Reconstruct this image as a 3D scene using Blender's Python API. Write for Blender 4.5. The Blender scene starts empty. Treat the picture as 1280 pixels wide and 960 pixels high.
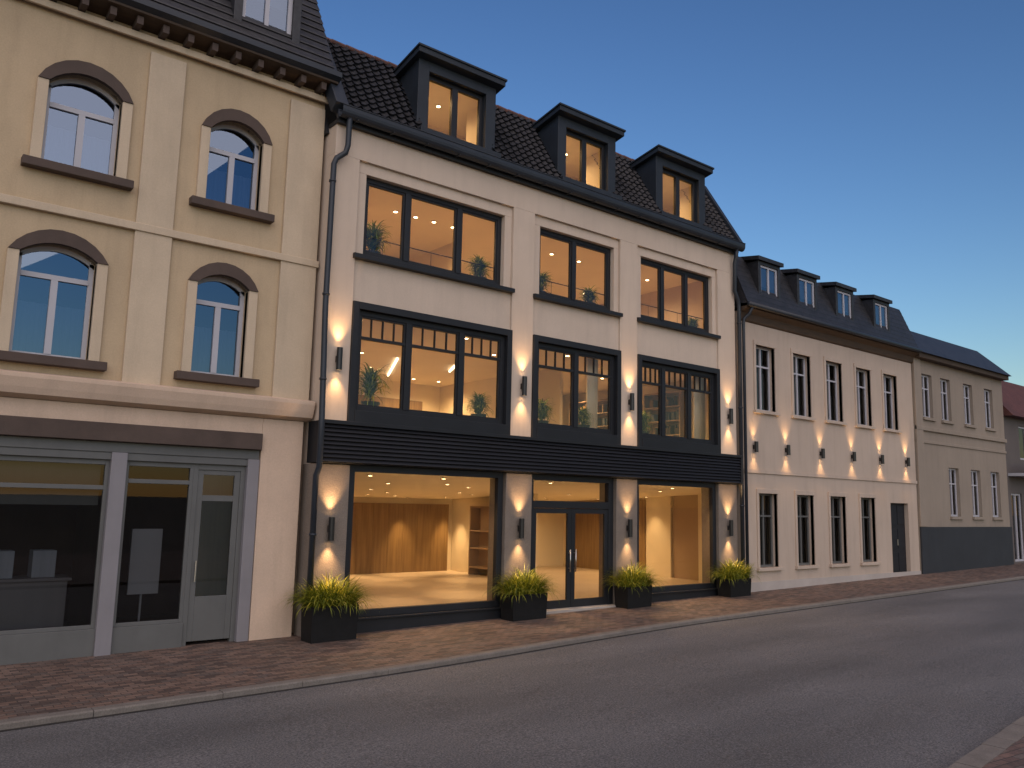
import bpy, bmesh, math, random
from mathutils import Vector, Matrix
R = math.radians
random.seed(7)
sc = bpy.context.scene
col = sc.collection

def G(x):                      # pavement height: the street climbs gently to the right
    x = max(-60.0, min(x, 90.0))
    return 0.014 * (x - 8.0)

# ------------------------------------------------------------------ materials
def new_mat(name):
    m = bpy.data.materials.new(name); m.use_nodes = True
    nt = m.node_tree; b = nt.nodes['Principled BSDF']
    return m, nt, b

def mat(name, c, rough=0.6, metal=0.0, var=0.0, vscale=1.2, fine=0.0, fscale=60, bump=0.0, bscale=80,
        stretch=(1, 1, 1), rvar=0.0, spec=0.5, c2=None, streak=0.0):
    """plain surface with large-scale mottling, fine grain, and a bump"""
    m, nt, b = new_mat(name)
    N = nt.nodes; L = nt.links
    b.inputs['Base Color'].default_value = (*c, 1)
    b.inputs['Roughness'].default_value = rough
    b.inputs['Metallic'].default_value = metal
    b.inputs['Specular IOR Level'].default_value = spec
    tc = N.new('ShaderNodeTexCoord'); mp = N.new('ShaderNodeMapping')
    mp.inputs['Scale'].default_value = stretch
    L.new(tc.outputs['Object'], mp.inputs['Vector'])
    if var or fine or c2:
        n1 = N.new('ShaderNodeTexNoise'); n1.inputs['Scale'].default_value = vscale
        n1.inputs['Detail'].default_value = 6; n1.inputs['Roughness'].default_value = .6
        L.new(mp.outputs[0], n1.inputs['Vector'])
        r = N.new('ShaderNodeValToRGB')
        lo = tuple(max(0, v * (1 - var)) for v in c); hi = tuple(min(1, v * (1 + var)) for v in (c2 or c))
        r.color_ramp.elements[0].color = (*lo, 1); r.color_ramp.elements[1].color = (*hi, 1)
        r.color_ramp.elements[0].position = .3; r.color_ramp.elements[1].position = .7
        L.new(n1.outputs['Fac'], r.inputs['Fac'])
        out = r.outputs['Color']
        if fine:
            n2 = N.new('ShaderNodeTexNoise'); n2.inputs['Scale'].default_value = fscale; n2.inputs['Detail'].default_value = 4
            L.new(mp.outputs[0], n2.inputs['Vector'])
            mr = N.new('ShaderNodeMapRange'); mr.inputs['From Min'].default_value = .3; mr.inputs['From Max'].default_value = .7
            mr.inputs['To Min'].default_value = 1 - fine; mr.inputs['To Max'].default_value = 1 + fine
            L.new(n2.outputs['Fac'], mr.inputs['Value'])
            mx = N.new('ShaderNodeMix'); mx.data_type = 'RGBA'; mx.blend_type = 'MULTIPLY'; mx.inputs['Factor'].default_value = 1
            L.new(out, mx.inputs['A']); L.new(mr.outputs[0], mx.inputs['B']); out = mx.outputs['Result']
        if streak:      # rain streaks and dirt running down
            ms = N.new('ShaderNodeMapping'); ms.inputs['Scale'].default_value = (1.8, 1.8, .2); L.new(tc.outputs['Object'], ms.inputs['Vector'])
            n4 = N.new('ShaderNodeTexNoise'); n4.inputs['Scale'].default_value = 2.2; n4.inputs['Detail'].default_value = 7; n4.inputs['Roughness'].default_value = .65
            L.new(ms.outputs[0], n4.inputs['Vector'])
            m4 = N.new('ShaderNodeMapRange'); m4.inputs['From Min'].default_value = .48; m4.inputs['From Max'].default_value = .74
            m4.inputs['To Min'].default_value = 1; m4.inputs['To Max'].default_value = 1 - streak; L.new(n4.outputs['Fac'], m4.inputs['Value'])
            x4 = N.new('ShaderNodeMix'); x4.data_type = 'RGBA'; x4.blend_type = 'MULTIPLY'; x4.inputs['Factor'].default_value = 1
            L.new(out, x4.inputs['A']); L.new(m4.outputs[0], x4.inputs['B']); out = x4.outputs['Result']
        L.new(out, b.inputs['Base Color'])
        if rvar:
            mr2 = N.new('ShaderNodeMapRange'); mr2.inputs['To Min'].default_value = rough - rvar; mr2.inputs['To Max'].default_value = rough + rvar
            L.new(n1.outputs['Fac'], mr2.inputs['Value']); L.new(mr2.outputs[0], b.inputs['Roughness'])
    if bump:
        n3 = N.new('ShaderNodeTexNoise'); n3.inputs['Scale'].default_value = bscale; n3.inputs['Detail'].default_value = 5
        L.new(mp.outputs[0], n3.inputs['Vector'])
        bp = N.new('ShaderNodeBump'); bp.inputs['Strength'].default_value = bump; bp.inputs['Distance'].default_value = .01
        L.new(n3.outputs['Fac'], bp.inputs['Height']); L.new(bp.outputs[0], b.inputs['Normal'])
    return m

def emit(name, c, s):
    m = bpy.data.materials.new(name); m.use_nodes = True; nt = m.node_tree
    nt.nodes.remove(nt.nodes['Principled BSDF'])
    e = nt.nodes.new('ShaderNodeEmission'); e.inputs['Color'].default_value = (*c, 1); e.inputs['Strength'].default_value = s
    nt.links.new(e.outputs[0], nt.nodes['Material Output'].inputs['Surface'])
    return m

def glass_mat(name, tint=(1, 1, 1), ior=1.5, boost=1.0, wav=0.0, gc=(1, 1, 1)):
    """thin window pane: clear, with the mirror image of the sky growing at grazing angles"""
    m = bpy.data.materials.new(name); m.use_nodes = True; nt = m.node_tree; N = nt.nodes; L = nt.links
    N.remove(N['Principled BSDF'])
    t = N.new('ShaderNodeBsdfTransparent'); t.inputs['Color'].default_value = (*tint, 1)
    g = N.new('ShaderNodeBsdfGlossy'); g.inputs['Roughness'].default_value = 0.01; g.inputs['Color'].default_value = (*gc, 1)
    f = N.new('ShaderNodeFresnel'); f.inputs['IOR'].default_value = ior
    mul = N.new('ShaderNodeMath'); mul.operation = 'MULTIPLY'; mul.inputs[1].default_value = boost; mul.use_clamp = True
    mix = N.new('ShaderNodeMixShader')
    if wav:
        tc = N.new('ShaderNodeTexCoord'); n = N.new('ShaderNodeTexNoise'); n.inputs['Scale'].default_value = 1.1
        bp = N.new('ShaderNodeBump'); bp.inputs['Strength'].default_value = wav; bp.inputs['Distance'].default_value = .05
        L.new(tc.outputs['Object'], n.inputs['Vector']); L.new(n.outputs['Fac'], bp.inputs['Height']); L.new(bp.outputs[0], g.inputs['Normal'])
    L.new(f.outputs[0], mul.inputs[0]); L.new(mul.outputs[0], mix.inputs['Fac'])
    L.new(t.outputs[0], mix.inputs[1]); L.new(g.outputs[0], mix.inputs[2])
    L.new(mix.outputs[0], N['Material Output'].inputs['Surface'])
    return m

M = {}
M['stucco'] = mat('stucco', (.56, .46, .37), .9, var=.06, vscale=.8, fine=.05, fscale=90, bump=.35, bscale=140, streak=.09)
M['stone'] = mat('grey_stone', (.185, .152, .125), .8, var=.10, vscale=3, fine=.16, fscale=45, bump=.6, bscale=60)
M['metal'] = mat('anthracite_metal', (.013, .0145, .018), .5, spec=.35, var=.15, vscale=2.5, bump=.05, bscale=30)
M['zinc'] = mat('blue_grey_zinc', (.022, .028, .038), .45, spec=.4, var=.18, vscale=1.5, bump=.06, bscale=12, rvar=.08)
M['cheek'] = mat('dormer_slate', (.017, .023, .032), .55, spec=.4, var=.2, vscale=2, bump=.1, bscale=10)
M['board'] = mat('black_boarding', (.011, .012, .016), .55, spec=.35, var=.2, vscale=2, stretch=(.3, 1, 4), bump=.15, bscale=40)
M['tile'] = mat('roof_tile', (.014, .015, .019), .45, spec=.4, var=.45, vscale=5, fine=.35, fscale=14, bump=.2, bscale=60)
M['ridge'] = mat('ridge_tile', (.11, .05, .04), .7, var=.3, vscale=4, bump=.3, bscale=40)
M['black'] = mat('black_enamel', (.012, .012, .013), .35)
M['planter'] = mat('planter_fibre', (.009, .009, .0095), .7, spec=.25, var=.2, vscale=6, bump=.2, bscale=90)
M['soil'] = mat('soil', (.03, .02, .014), 1, var=.3, vscale=20, bump=1, bscale=60)
M['steel'] = mat('brushed_steel', (.5, .48, .45), .3, metal=1)
M['sill'] = mat('threshold_stone', (.35, .32, .29), .7, var=.1, vscale=3, bump=.2)
M['beige'] = mat('yellow_render', (.48, .37, .24), .92, var=.10, vscale=.7, fine=.06, fscale=40, bump=.35, bscale=110, streak=.11)
M['beige_trim'] = mat('pale_yellow_trim', (.53, .43, .31), .85, var=.08, vscale=1, fine=.05, bump=.25, bscale=90, streak=.11)
M['peach'] = mat('peach_render', (.56, .425, .32), .9, var=.08, vscale=.9, fine=.05, fscale=50, bump=.3, bscale=110, streak=.11)
M['brown'] = mat('brown_stone', (.075, .052, .042), .8, var=.2, vscale=2, bump=.3, bscale=60)
M['eave'] = mat('eave_wood', (.055, .034, .02), .7, var=.25, vscale=2, stretch=(1, 6, 6), bump=.2)
M['grey_frame'] = mat('grey_painted_frame', (.21, .20, .215), .5, var=.06, vscale=2, streak=.11)
M['fascia'] = mat('grey_fascia', (.105, .107, .105), .5, var=.08, vscale=2, streak=.11)
M['white_frame'] = mat('white_painted_frame', (.42, .42, .46), .5, var=.05)
M['slate'] = mat('slate_roof', (.017, .018, .022), .5, var=.4, vscale=3, fine=.3, fscale=12, bump=.3, bscale=20)
M['cream'] = mat('cream_render', (.455, .37, .30), .9, var=.06, vscale=.6, fine=.05, bump=.3, bscale=110, streak=.11)
M['tan'] = mat('tan_render', (.27, .225, .18), .92, var=.09, vscale=.5, fine=.05, bump=.3, bscale=110, streak=.11)
M['plinth'] = mat('dark_plinth', (.022, .026, .032), .7, var=.15, vscale=1, bump=.2, streak=.11)
M['redroof'] = mat('red_roof', (.085, .028, .023), .75, var=.25, vscale=3, bump=.3)
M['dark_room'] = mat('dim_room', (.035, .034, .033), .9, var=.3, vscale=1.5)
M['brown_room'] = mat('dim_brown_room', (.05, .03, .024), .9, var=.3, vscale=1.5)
M['curtain'] = mat('net_curtain', (.34, .37, .43), .9, var=.12, vscale=9, stretch=(1, 1, .05))
M['room'] = mat('room_plaster', (.72, .63, .46), .9, var=.04, vscale=1)
M['ceil'] = mat('ceiling_plaster', (.84, .74, .55), .9, var=.03, vscale=1)
M['floor'] = mat('shop_floor', (.52, .43, .33), .35, var=.10, vscale=1.2, fine=.04, fscale=20, rvar=.06)
M['wfloor'] = mat('oak_floor', (.36, .28, .18), .45, var=.2, vscale=3, stretch=(1, 8, 1))
M['taupe'] = mat('taupe_panel', (.36, .26, .17), .8, var=.05)
M['glass'] = glass_mat('window_glass', (.96, .95, .93), 1.5, 1.4, .02)
M['shopglass'] = glass_mat('shop_glass', (.97, .97, .96), 1.45, .8)
M['oldglass'] = glass_mat('reflecting_glass', (.40, .45, .55), 1.9, 2.0, .0, (.62, .78, 1))
M['darkglass'] = glass_mat('dim_glass', (.55, .56, .56), 1.5, 1.0, 0)
M['bulb'] = emit('lamp_glow', (1, .66, .34), 22)
M['bulb2'] = emit('sconce_glow', (1, .62, .30), 30)
M['tube'] = emit('strip_glow', (1, .78, .52), 5)

M['curtain2'] = mat('grey_blind', (.13, .14, .155), .9, var=.12, vscale=9, stretch=(1, 1, .05))
def wood_mat():
    m, nt, b = new_mat('oak_veneer'); N = nt.nodes; L = nt.links
    tc = N.new('ShaderNodeTexCoord'); mp = N.new('ShaderNodeMapping'); mp.inputs['Scale'].default_value = (6, 6, .35)
    L.new(tc.outputs['Object'], mp.inputs['Vector'])
    n = N.new('ShaderNodeTexNoise'); n.inputs['Scale'].default_value = 2.5; n.inputs['Detail'].default_value = 7
    L.new(mp.outputs[0], n.inputs['Vector'])
    r = N.new('ShaderNodeValToRGB'); r.color_ramp.elements[0].color = (.17, .10, .036, 1); r.color_ramp.elements[1].color = (.26, .165, .065, 1)
    r.color_ramp.elements[0].position = .3; r.color_ramp.elements[1].position = .7
    L.new(n.outputs['Fac'], r.inputs['Fac']); L.new(r.outputs[0], b.inputs['Base Color']); b.inputs['Roughness'].default_value = .5
    return m
M['wood'] = wood_mat()

def asphalt_mat():
    m, nt, b = new_mat('asphalt'); N = nt.nodes; L = nt.links
    tc = N.new('ShaderNodeTexCoord')
    v = N.new('ShaderNodeTexVoronoi'); v.inputs['Scale'].default_value = 62; L.new(tc.outputs['Object'], v.inputs['Vector'])
    n = N.new('ShaderNodeTexNoise'); n.inputs['Scale'].default_value = 44; n.inputs['Detail'].default_value = 8; n.inputs['Roughness'].default_value = .85
    L.new(tc.outputs['Object'], n.inputs['Vector'])
    big = N.new('ShaderNodeTexNoise'); big.inputs['Scale'].default_value = .55; big.inputs['Detail'].default_value = 5
    mpb = N.new('ShaderNodeMapping'); mpb.inputs['Scale'].default_value = (.35, 1.3, 1)
    L.new(tc.outputs['Object'], mpb.inputs['Vector']); L.new(mpb.outputs[0], big.inputs['Vector'])
    r = N.new('ShaderNodeValToRGB')
    e = r.color_ramp.elements; e[0].position = .38; e[0].color = (.030, .029, .030, 1); e[1].position = .64; e[1].color = (.30, .29, .285, 1)
    k = e.new(.51); k.color = (.112, .110, .113, 1)
    L.new(n.outputs['Fac'], r.inputs['Fac'])
    # pale stones in the surface
    lt = N.new('ShaderNodeMath'); lt.operation = 'GREATER_THAN'; lt.inputs[1].default_value = .86
    sx = N.new('ShaderNodeSeparateColor'); L.new(v.outputs['Color'], sx.inputs[0]); L.new(sx.outputs[0], lt.inputs[0])
    m1 = N.new('ShaderNodeMix'); m1.data_type = 'RGBA'; m1.inputs['B'].default_value = (.15, .148, .145, 1)
    fm = N.new('ShaderNodeMath'); fm.operation = 'MULTIPLY'; fm.inputs[1].default_value = .55
    L.new(lt.outputs[0], fm.inputs[0]); L.new(fm.outputs[0], m1.inputs['Factor']); L.new(r.outputs[0], m1.inputs['A'])
    mr = N.new('ShaderNodeMapRange'); mr.inputs['From Min'].default_value = .3; mr.inputs['From Max'].default_value = .7
    mr.inputs['To Min'].default_value = .74; mr.inputs['To Max'].default_value = 1.22
    L.new(big.outputs['Fac'], mr.inputs['Value'])
    mx = N.new('ShaderNodeMix'); mx.data_type = 'RGBA'; mx.blend_type = 'MULTIPLY'; mx.inputs['Factor'].default_value = 1
    L.new(m1.outputs['Result'], mx.inputs['A']); L.new(mr.outputs[0], mx.inputs['B'])
    L.new(mx.outputs['Result'], b.inputs['Base Color']); b.inputs['Roughness'].default_value = .75
    bp = N.new('ShaderNodeBump'); bp.inputs['Strength'].default_value = .9; bp.inputs['Distance'].default_value = .012
    L.new(n.outputs['Fac'], bp.inputs['Height']); L.new(bp.outputs[0], b.inputs['Normal'])
    return m
M['asphalt'] = asphalt_mat()

def paver_mat(name, cols, mortar, sx=.20, sy=.10, rot=0.0):
    m, nt, b = new_mat(name); N = nt.nodes; L = nt.links
    tc = N.new('ShaderNodeTexCoord'); mp = N.new('ShaderNodeMapping'); mp.inputs['Rotation'].default_value = (0, 0, rot)
    wn = N.new('ShaderNodeTexNoise'); wn.inputs['Scale'].default_value = 2.0
    wa = N.new('ShaderNodeVectorMath'); wa.operation = 'SCALE'; wa.inputs['Scale'].default_value = .03
    ad = N.new('ShaderNodeVectorMath'); ad.operation = 'ADD'
    L.new(tc.outputs['Object'], wn.inputs['Vector']); L.new(wn.outputs['Color'], wa.inputs[0])
    L.new(tc.outputs['Object'], ad.inputs[0]); L.new(wa.outputs[0], ad.inputs[1]); L.new(ad.outputs[0], mp.inputs['Vector'])
    br = N.new('ShaderNodeTexBrick')
    br.inputs['Scale'].default_value = 1; br.inputs['Brick Width'].default_value = sx; br.inputs['Row Height'].default_value = sy
    br.inputs['Mortar Size'].default_value = .006; br.inputs['Mortar Smooth'].default_value = .3; br.inputs['Bias'].default_value = 0
    br.inputs['Color1'].default_value = (0, 0, 0, 1); br.inputs['Color2'].default_value = (1, 1, 1, 1); br.inputs['Mortar'].default_value = (.5, .5, .5, 1)
    L.new(mp.outputs[0], br.inputs['Vector'])
    r = N.new('ShaderNodeValToRGB'); e = r.color_ramp.elements
    e[0].color = (*cols[0], 1); e[0].position = .1; e[1].color = (*cols[-1], 1); e[1].position = .9
    for i, c in enumerate(cols[1:-1]):
        k = e.new(.1 + .8 * (i + 1) / (len(cols) - 1)); k.color = (*c, 1)
    L.new(br.outputs['Color'], r.inputs['Fac'])
    n = N.new('ShaderNodeTexNoise'); n.inputs['Scale'].default_value = 30; n.inputs['Detail'].default_value = 6
    L.new(tc.outputs['Object'], n.inputs['Vector'])
    mr = N.new('ShaderNodeMapRange'); mr.inputs['To Min'].default_value = .6; mr.inputs['To Max'].default_value = 1.4; L.new(n.outputs['Fac'], mr.inputs['Value'])
    n2 = N.new('ShaderNodeTexNoise'); n2.inputs['Scale'].default_value = .8; n2.inputs['Detail'].default_value = 4
    L.new(tc.outputs['Object'], n2.inputs['Vector'])
    mr2 = N.new('ShaderNodeMapRange'); mr2.inputs['From Min'].default_value = .3; mr2.inputs['From Max'].default_value = .7
    mr2.inputs['To Min'].default_value = .78; mr2.inputs['To Max'].default_value = 1.2; L.new(n2.outputs['Fac'], mr2.inputs['Value'])
    mu = N.new('ShaderNodeMath'); mu.operation = 'MULTIPLY'; L.new(mr.outputs[0], mu.inputs[0]); L.new(mr2.outputs[0], mu.inputs[1])
    mx = N.new('ShaderNodeMix'); mx.data_type = 'RGBA'; mx.blend_type = 'MULTIPLY'; mx.inputs['Factor'].default_value = 1
    L.new(r.outputs[0], mx.inputs['A']); L.new(mu.outputs[0], mx.inputs['B'])
    mo = N.new('ShaderNodeMix'); mo.data_type = 'RGBA'; mo.inputs['B'].default_value = (*mortar, 1)
    L.new(br.outputs['Fac'], mo.inputs['Factor']); L.new(mx.outputs['Result'], mo.inputs['A'])
    L.new(mo.outputs['Result'], b.inputs['Base Color']); b.inputs['Roughness'].default_value = .72
    hs = N.new('ShaderNodeMath'); hs.operation = 'SUBTRACT'; L.new(n.outputs['Fac'], hs.inputs[0]); L.new(br.outputs['Fac'], hs.inputs[1])
    bp = N.new('ShaderNodeBump'); bp.inputs['Strength'].default_value = .8; bp.inputs['Distance'].default_value = .01
    L.new(hs.outputs[0], bp.inputs['Height']); L.new(bp.outputs[0], b.inputs['Normal'])
    return m
M['paver'] = paver_mat('brick_pavers', [(.07, .048, .040), (.135, .085, .065), (.18, .12, .092), (.105, .08, .069)], (.04, .034, .03), rot=.0)
M['sett'] = paver_mat('far_pavers', [(.09, .055, .045), (.15, .09, .07), (.12, .09, .075)], (.035, .03, .027), .2, .1, rot=.12)
M['kerb'] = mat('kerb_granite', (.16, .142, .125), .8, var=.16, vscale=4, fine=.18, fscale=60, bump=.5, bscale=90)

def leaf_mat(name, c1, c2, c3):
    m, nt, b = new_mat(name); N = nt.nodes; L = nt.links
    at = N.new('ShaderNodeAttribute'); at.attribute_name = 'tone'
    r = N.new('ShaderNodeValToRGB'); e = r.color_ramp.elements
    e[0].color = (*c1, 1); e[1].color = (*c3, 1); k = e.new(.5); k.color = (*c2, 1)
    L.new(at.outputs['Fac'], r.inputs['Fac']); L.new(r.outputs[0], b.inputs['Base Color'])
    b.inputs['Roughness'].default_value = .5
    try: b.inputs['Transmission Weight'].default_value = 0
    except Exception: pass
    tr = N.new('ShaderNodeBsdfTranslucent'); L.new(r.outputs[0], tr.inputs['Color'])
    mx = N.new('ShaderNodeMixShader'); mx.inputs['Fac'].default_value = .42
    L.new(b.outputs[0], mx.inputs[1]); L.new(tr.outputs[0], mx.inputs[2]); L.new(mx.outputs[0], N['Material Output'].inputs['Surface'])
    return m
M['grass'] = leaf_mat('grass_blades', (.05, .085, .010), (.22, .26, .022), (.58, .50, .06))
M['palm'] = leaf_mat('palm_leaves', (.07, .11, .018), (.20, .26, .035), (.50, .45, .10))

# ------------------------------------------------------------------ geometry helpers
class MB:
    def __init__(s): s.bm = bmesh.new()
    def box(s, x0, x1, y0, y1, z0, z1):
        if x0 > x1: x0, x1 = x1, x0
        if y0 > y1: y0, y1 = y1, y0
        if z0 > z1: z0, z1 = z1, z0
        v = [s.bm.verts.new(p) for p in ((x0,y0,z0),(x1,y0,z0),(x1,y1,z0),(x0,y1,z0),(x0,y0,z1),(x1,y0,z1),(x1,y1,z1),(x0,y1,z1))]
        for f in ((0,3,2,1),(4,5,6,7),(0,1,5,4),(1,2,6,5),(2,3,7,6),(3,0,4,7)): s.bm.faces.new([v[i] for i in f])
        return s
    def hexa(s, P):           # 8 points, bottom ring then top ring
        v = [s.bm.verts.new(p) for p in P]
        for f in ((0,3,2,1),(4,5,6,7),(0,1,5,4),(1,2,6,5),(2,3,7,6),(3,0,4,7)): s.bm.faces.new([v[i] for i in f])
        return s
    def prism_x(s, prof, x0, x1):      # profile of (y,z) swept along x
        a = [s.bm.verts.new((x0, y, z)) for y, z in prof]; b = [s.bm.verts.new((x1, y, z)) for y, z in prof]
        n = len(prof)
        s.bm.faces.new(a); s.bm.faces.new(b[::-1])
        for i in range(n): s.bm.faces.new([a[i], b[i], b[(i+1) % n], a[(i+1) % n]])
        return s
    def prism_y(s, prof, y0, y1):      # profile of (x,z) swept along y
        a = [s.bm.verts.new((x, y0, z)) for x, z in prof]; b = [s.bm.verts.new((x, y1, z)) for x, z in prof]
        n = len(prof)
        s.bm.faces.new(a); s.bm.faces.new(b[::-1])
        for i in range(n): s.bm.faces.new([a[i], b[i], b[(i+1) % n], a[(i+1) % n]])
        return s
    def tube(s, pts, r, seg=12, caps=True):
        pts = [Vector(p) for p in pts]; rings = []
        rr = r if isinstance(r, (list, tuple)) else [r] * len(pts)
        up = None
        for i, p in enumerate(pts):
            d = (pts[min(i+1, len(pts)-1)] - pts[max(i-1, 0)]).normalized()
            if up is None: up = Vector((0, 1, 0)) if abs(d.y) < .9 else Vector((1, 0, 0))
            a = d.cross(up).normalized(); b = a.cross(d).normalized(); up = b
            rings.append([s.bm.verts.new(p + (a * math.cos(t) + b * math.sin(t)) * rr[i]) for t in [2*math.pi*k/seg for k in range(seg)]])
        for i in range(len(rings)-1):
            for k in range(seg): s.bm.faces.new([rings[i][k], rings[i][(k+1) % seg], rings[i+1][(k+1) % seg], rings[i+1][k]])
        if caps: s.bm.faces.new(rings[0][::-1]); s.bm.faces.new(rings[-1])
        return s
    def disc(s, c, r, seg=12, flip=False, tilt=0):
        v = [s.bm.verts.new((c[0]+r*math.cos(t), c[1]+r*math.sin(t), c[2]+tilt*r*math.sin(t))) for t in [2*math.pi*k/seg for k in range(seg)]]
        s.bm.faces.new(v[::-1] if flip else v); return s
    def quad(s, *P):
        s.bm.faces.new([s.bm.verts.new(p) for p in P]); return s
    def build(s, name, material, parent=None, bevel=0.0, smooth=False, base=None, fixn=True):
        if fixn: bmesh.ops.recalc_face_normals(s.bm, faces=s.bm.faces[:])
        me = bpy.data.meshes.new(name)
        off = base if base is not None else (root_base(parent) if parent else Vector((0, 0, 0)))
        for v in s.bm.verts: v.co -= Vector(off)
        s.bm.to_mesh(me); s.bm.free()
        me.materials.append(material)
        if smooth:
            for p in me.polygons: p.use_smooth = True
        o = bpy.data.objects.new(name, me); col.objects.link(o)
        if parent: o.parent = parent
        elif base is not None: o.location = base
        if bevel:
            b = o.modifiers.new('edge', 'BEVEL'); b.width = bevel; b.segments = 2; b.limit_method = 'ANGLE'
        return o

def root_base(o):
    while o.parent: o = o.parent
    return Vector(o.location)
def tag(o, label, cat, group=None):
    o['label'] = label; o['category'] = cat
    if group: o['group'] = group
    return o
def empty(name, loc, label, cat, group=None):
    o = bpy.data.objects.new(name, None); o.empty_display_size = .3; col.objects.link(o); o.location = loc
    return tag(o, label, cat, group)
def struct(o): o['kind'] = 'structure'; return o
def copy_tree(o, parent=None):
    c = o.copy(); col.objects.link(c)
    if parent: c.parent = parent
    for ch in list(o.children): copy_tree(ch, c)
    return c
def lamp(name, kind, loc, energy, color, parent=None, size=.04, spot=None, blend=1.0, rot=(0, 0, 0)):
    l = bpy.data.lights.new(name, kind); l.energy = energy; l.color = color; l.shadow_soft_size = size
    if spot: l.spot_size = R(spot); l.spot_blend = blend
    o = bpy.data.objects.new(name, l); col.objects.link(o)
    if parent: o.parent = parent; loc = Vector(loc) - root_base(parent)
    o.location = loc; o.rotation_euler = rot
    return o
WARM = (1.0, .62, .28)

# ------------------------------------------------------------------ ground, road, pavements
def kerb_y(x):                 # front edge of the near kerb
    if x < 5.5: return -3.06
    if x > 15: return -2.50
    t = (x - 5.5) / 9.5; t = t*t*(3-2*t)
    return -3.06 + .56 * t
def far_y(x):                  # front edge of the kerb on the camera's side
    return -10.08 + .115 * (x - 8.6) if x < 40 else -10.08 + .115 * 31.4
RD = .075
xs = [-40 + i * 1.0 for i in range(0, 131)]
# one ground sheet to the horizon
bm = MB()
gx = [-700, -300, -60, -20, 0, 20, 40, 60, 90, 300, 900]; gy = [-500, -100, -30, -10, 0, 20, 80, 300, 900]
for i in range(len(gx)-1):
    for j in range(len(gy)-1):
        bm.quad(*[(x, y, G(x) - .32) for x, y in ((gx[i], gy[j]), (gx[i+1], gy[j]), (gx[i+1], gy[j+1]), (gx[i], gy[j+1]))])
bmesh.ops.remove_doubles(bm.bm, verts=bm.bm.verts[:], dist=.001)
struct(bm.build('ground', mat('earth', (.07, .065, .055), .95, var=.2, vscale=.3)))
def strip(f0, f1, dz):
    b = MB()
    for i in range(len(xs)-1):
        a, c = xs[i], xs[i+1]
        b.quad((a, f0(a), G(a)+dz), (c, f0(c), G(c)+dz), (c, f1(c), G(c)+dz), (a, f1(a), G(a)+dz))
    bmesh.ops.remove_doubles(b.bm, verts=b.bm.verts[:], dist=.0005)
    return b
struct(strip(lambda x: far_y(x)-.02, lambda x: kerb_y(x)+.02, -RD).build('road', M['asphalt']))
struct(strip(lambda x: kerb_y(x)-.07, lambda x: kerb_y(x)+.01, -RD+.004).build('kerb_shade_strip', mat('kerb_shade', (.022, .019, .016), .95, var=.5, vscale=3, bump=.6, bscale=40)))  # dark strip on the road, painted shade for the kerb's front face
struct(strip(lambda x: kerb_y(x)+.17, lambda x: 1.2, 0).build('pavement', M['paver']))
struct(strip(lambda x: -22, lambda x: far_y(x)-.25, 0).build('opposite_pavement', M['sett']))
def kerb(f, w, x0, x1, lmin, lmax, sgn, name):
    b = MB(); x = x0; rr = random.Random(3)
    while x < x1:
        l = rr.uniform(lmin, lmax); a, c = x + .004, x + l - .004
        dz = rr.uniform(-.003, .003); dy = rr.uniform(-.004, .004)
        ya, yc = f(a)+dy, f(c)+dy; ha, hc = G(a)+.004+dz, G(c)+.004+dz
        e = .018
        # chamfered front edge
        P = [(0, -RD-.12), (0, -e), (e, 0), (w, 0), (w, -RD-.12)]
        A = [b.bm.verts.new((a, ya + sgn*u, ha + v)) for u, v in P]; C_ = [b.bm.verts.new((c, yc + sgn*u, hc + v)) for u, v in P]
        b.bm.faces.new(A); b.bm.faces.new(C_[::-1])
        for i in range(5): b.bm.faces.new([A[i], C_[i], C_[(i+1) % 5], A[(i+1) % 5]])
        x += l
    struct(b.build(name, M['kerb']))
kerb(kerb_y, .17, -12, 60, .95, 1.6, 1, 'kerb')
kerb(far_y, .25, 0, 40, .34, .46, -1, 'opposite_kerb')

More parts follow.
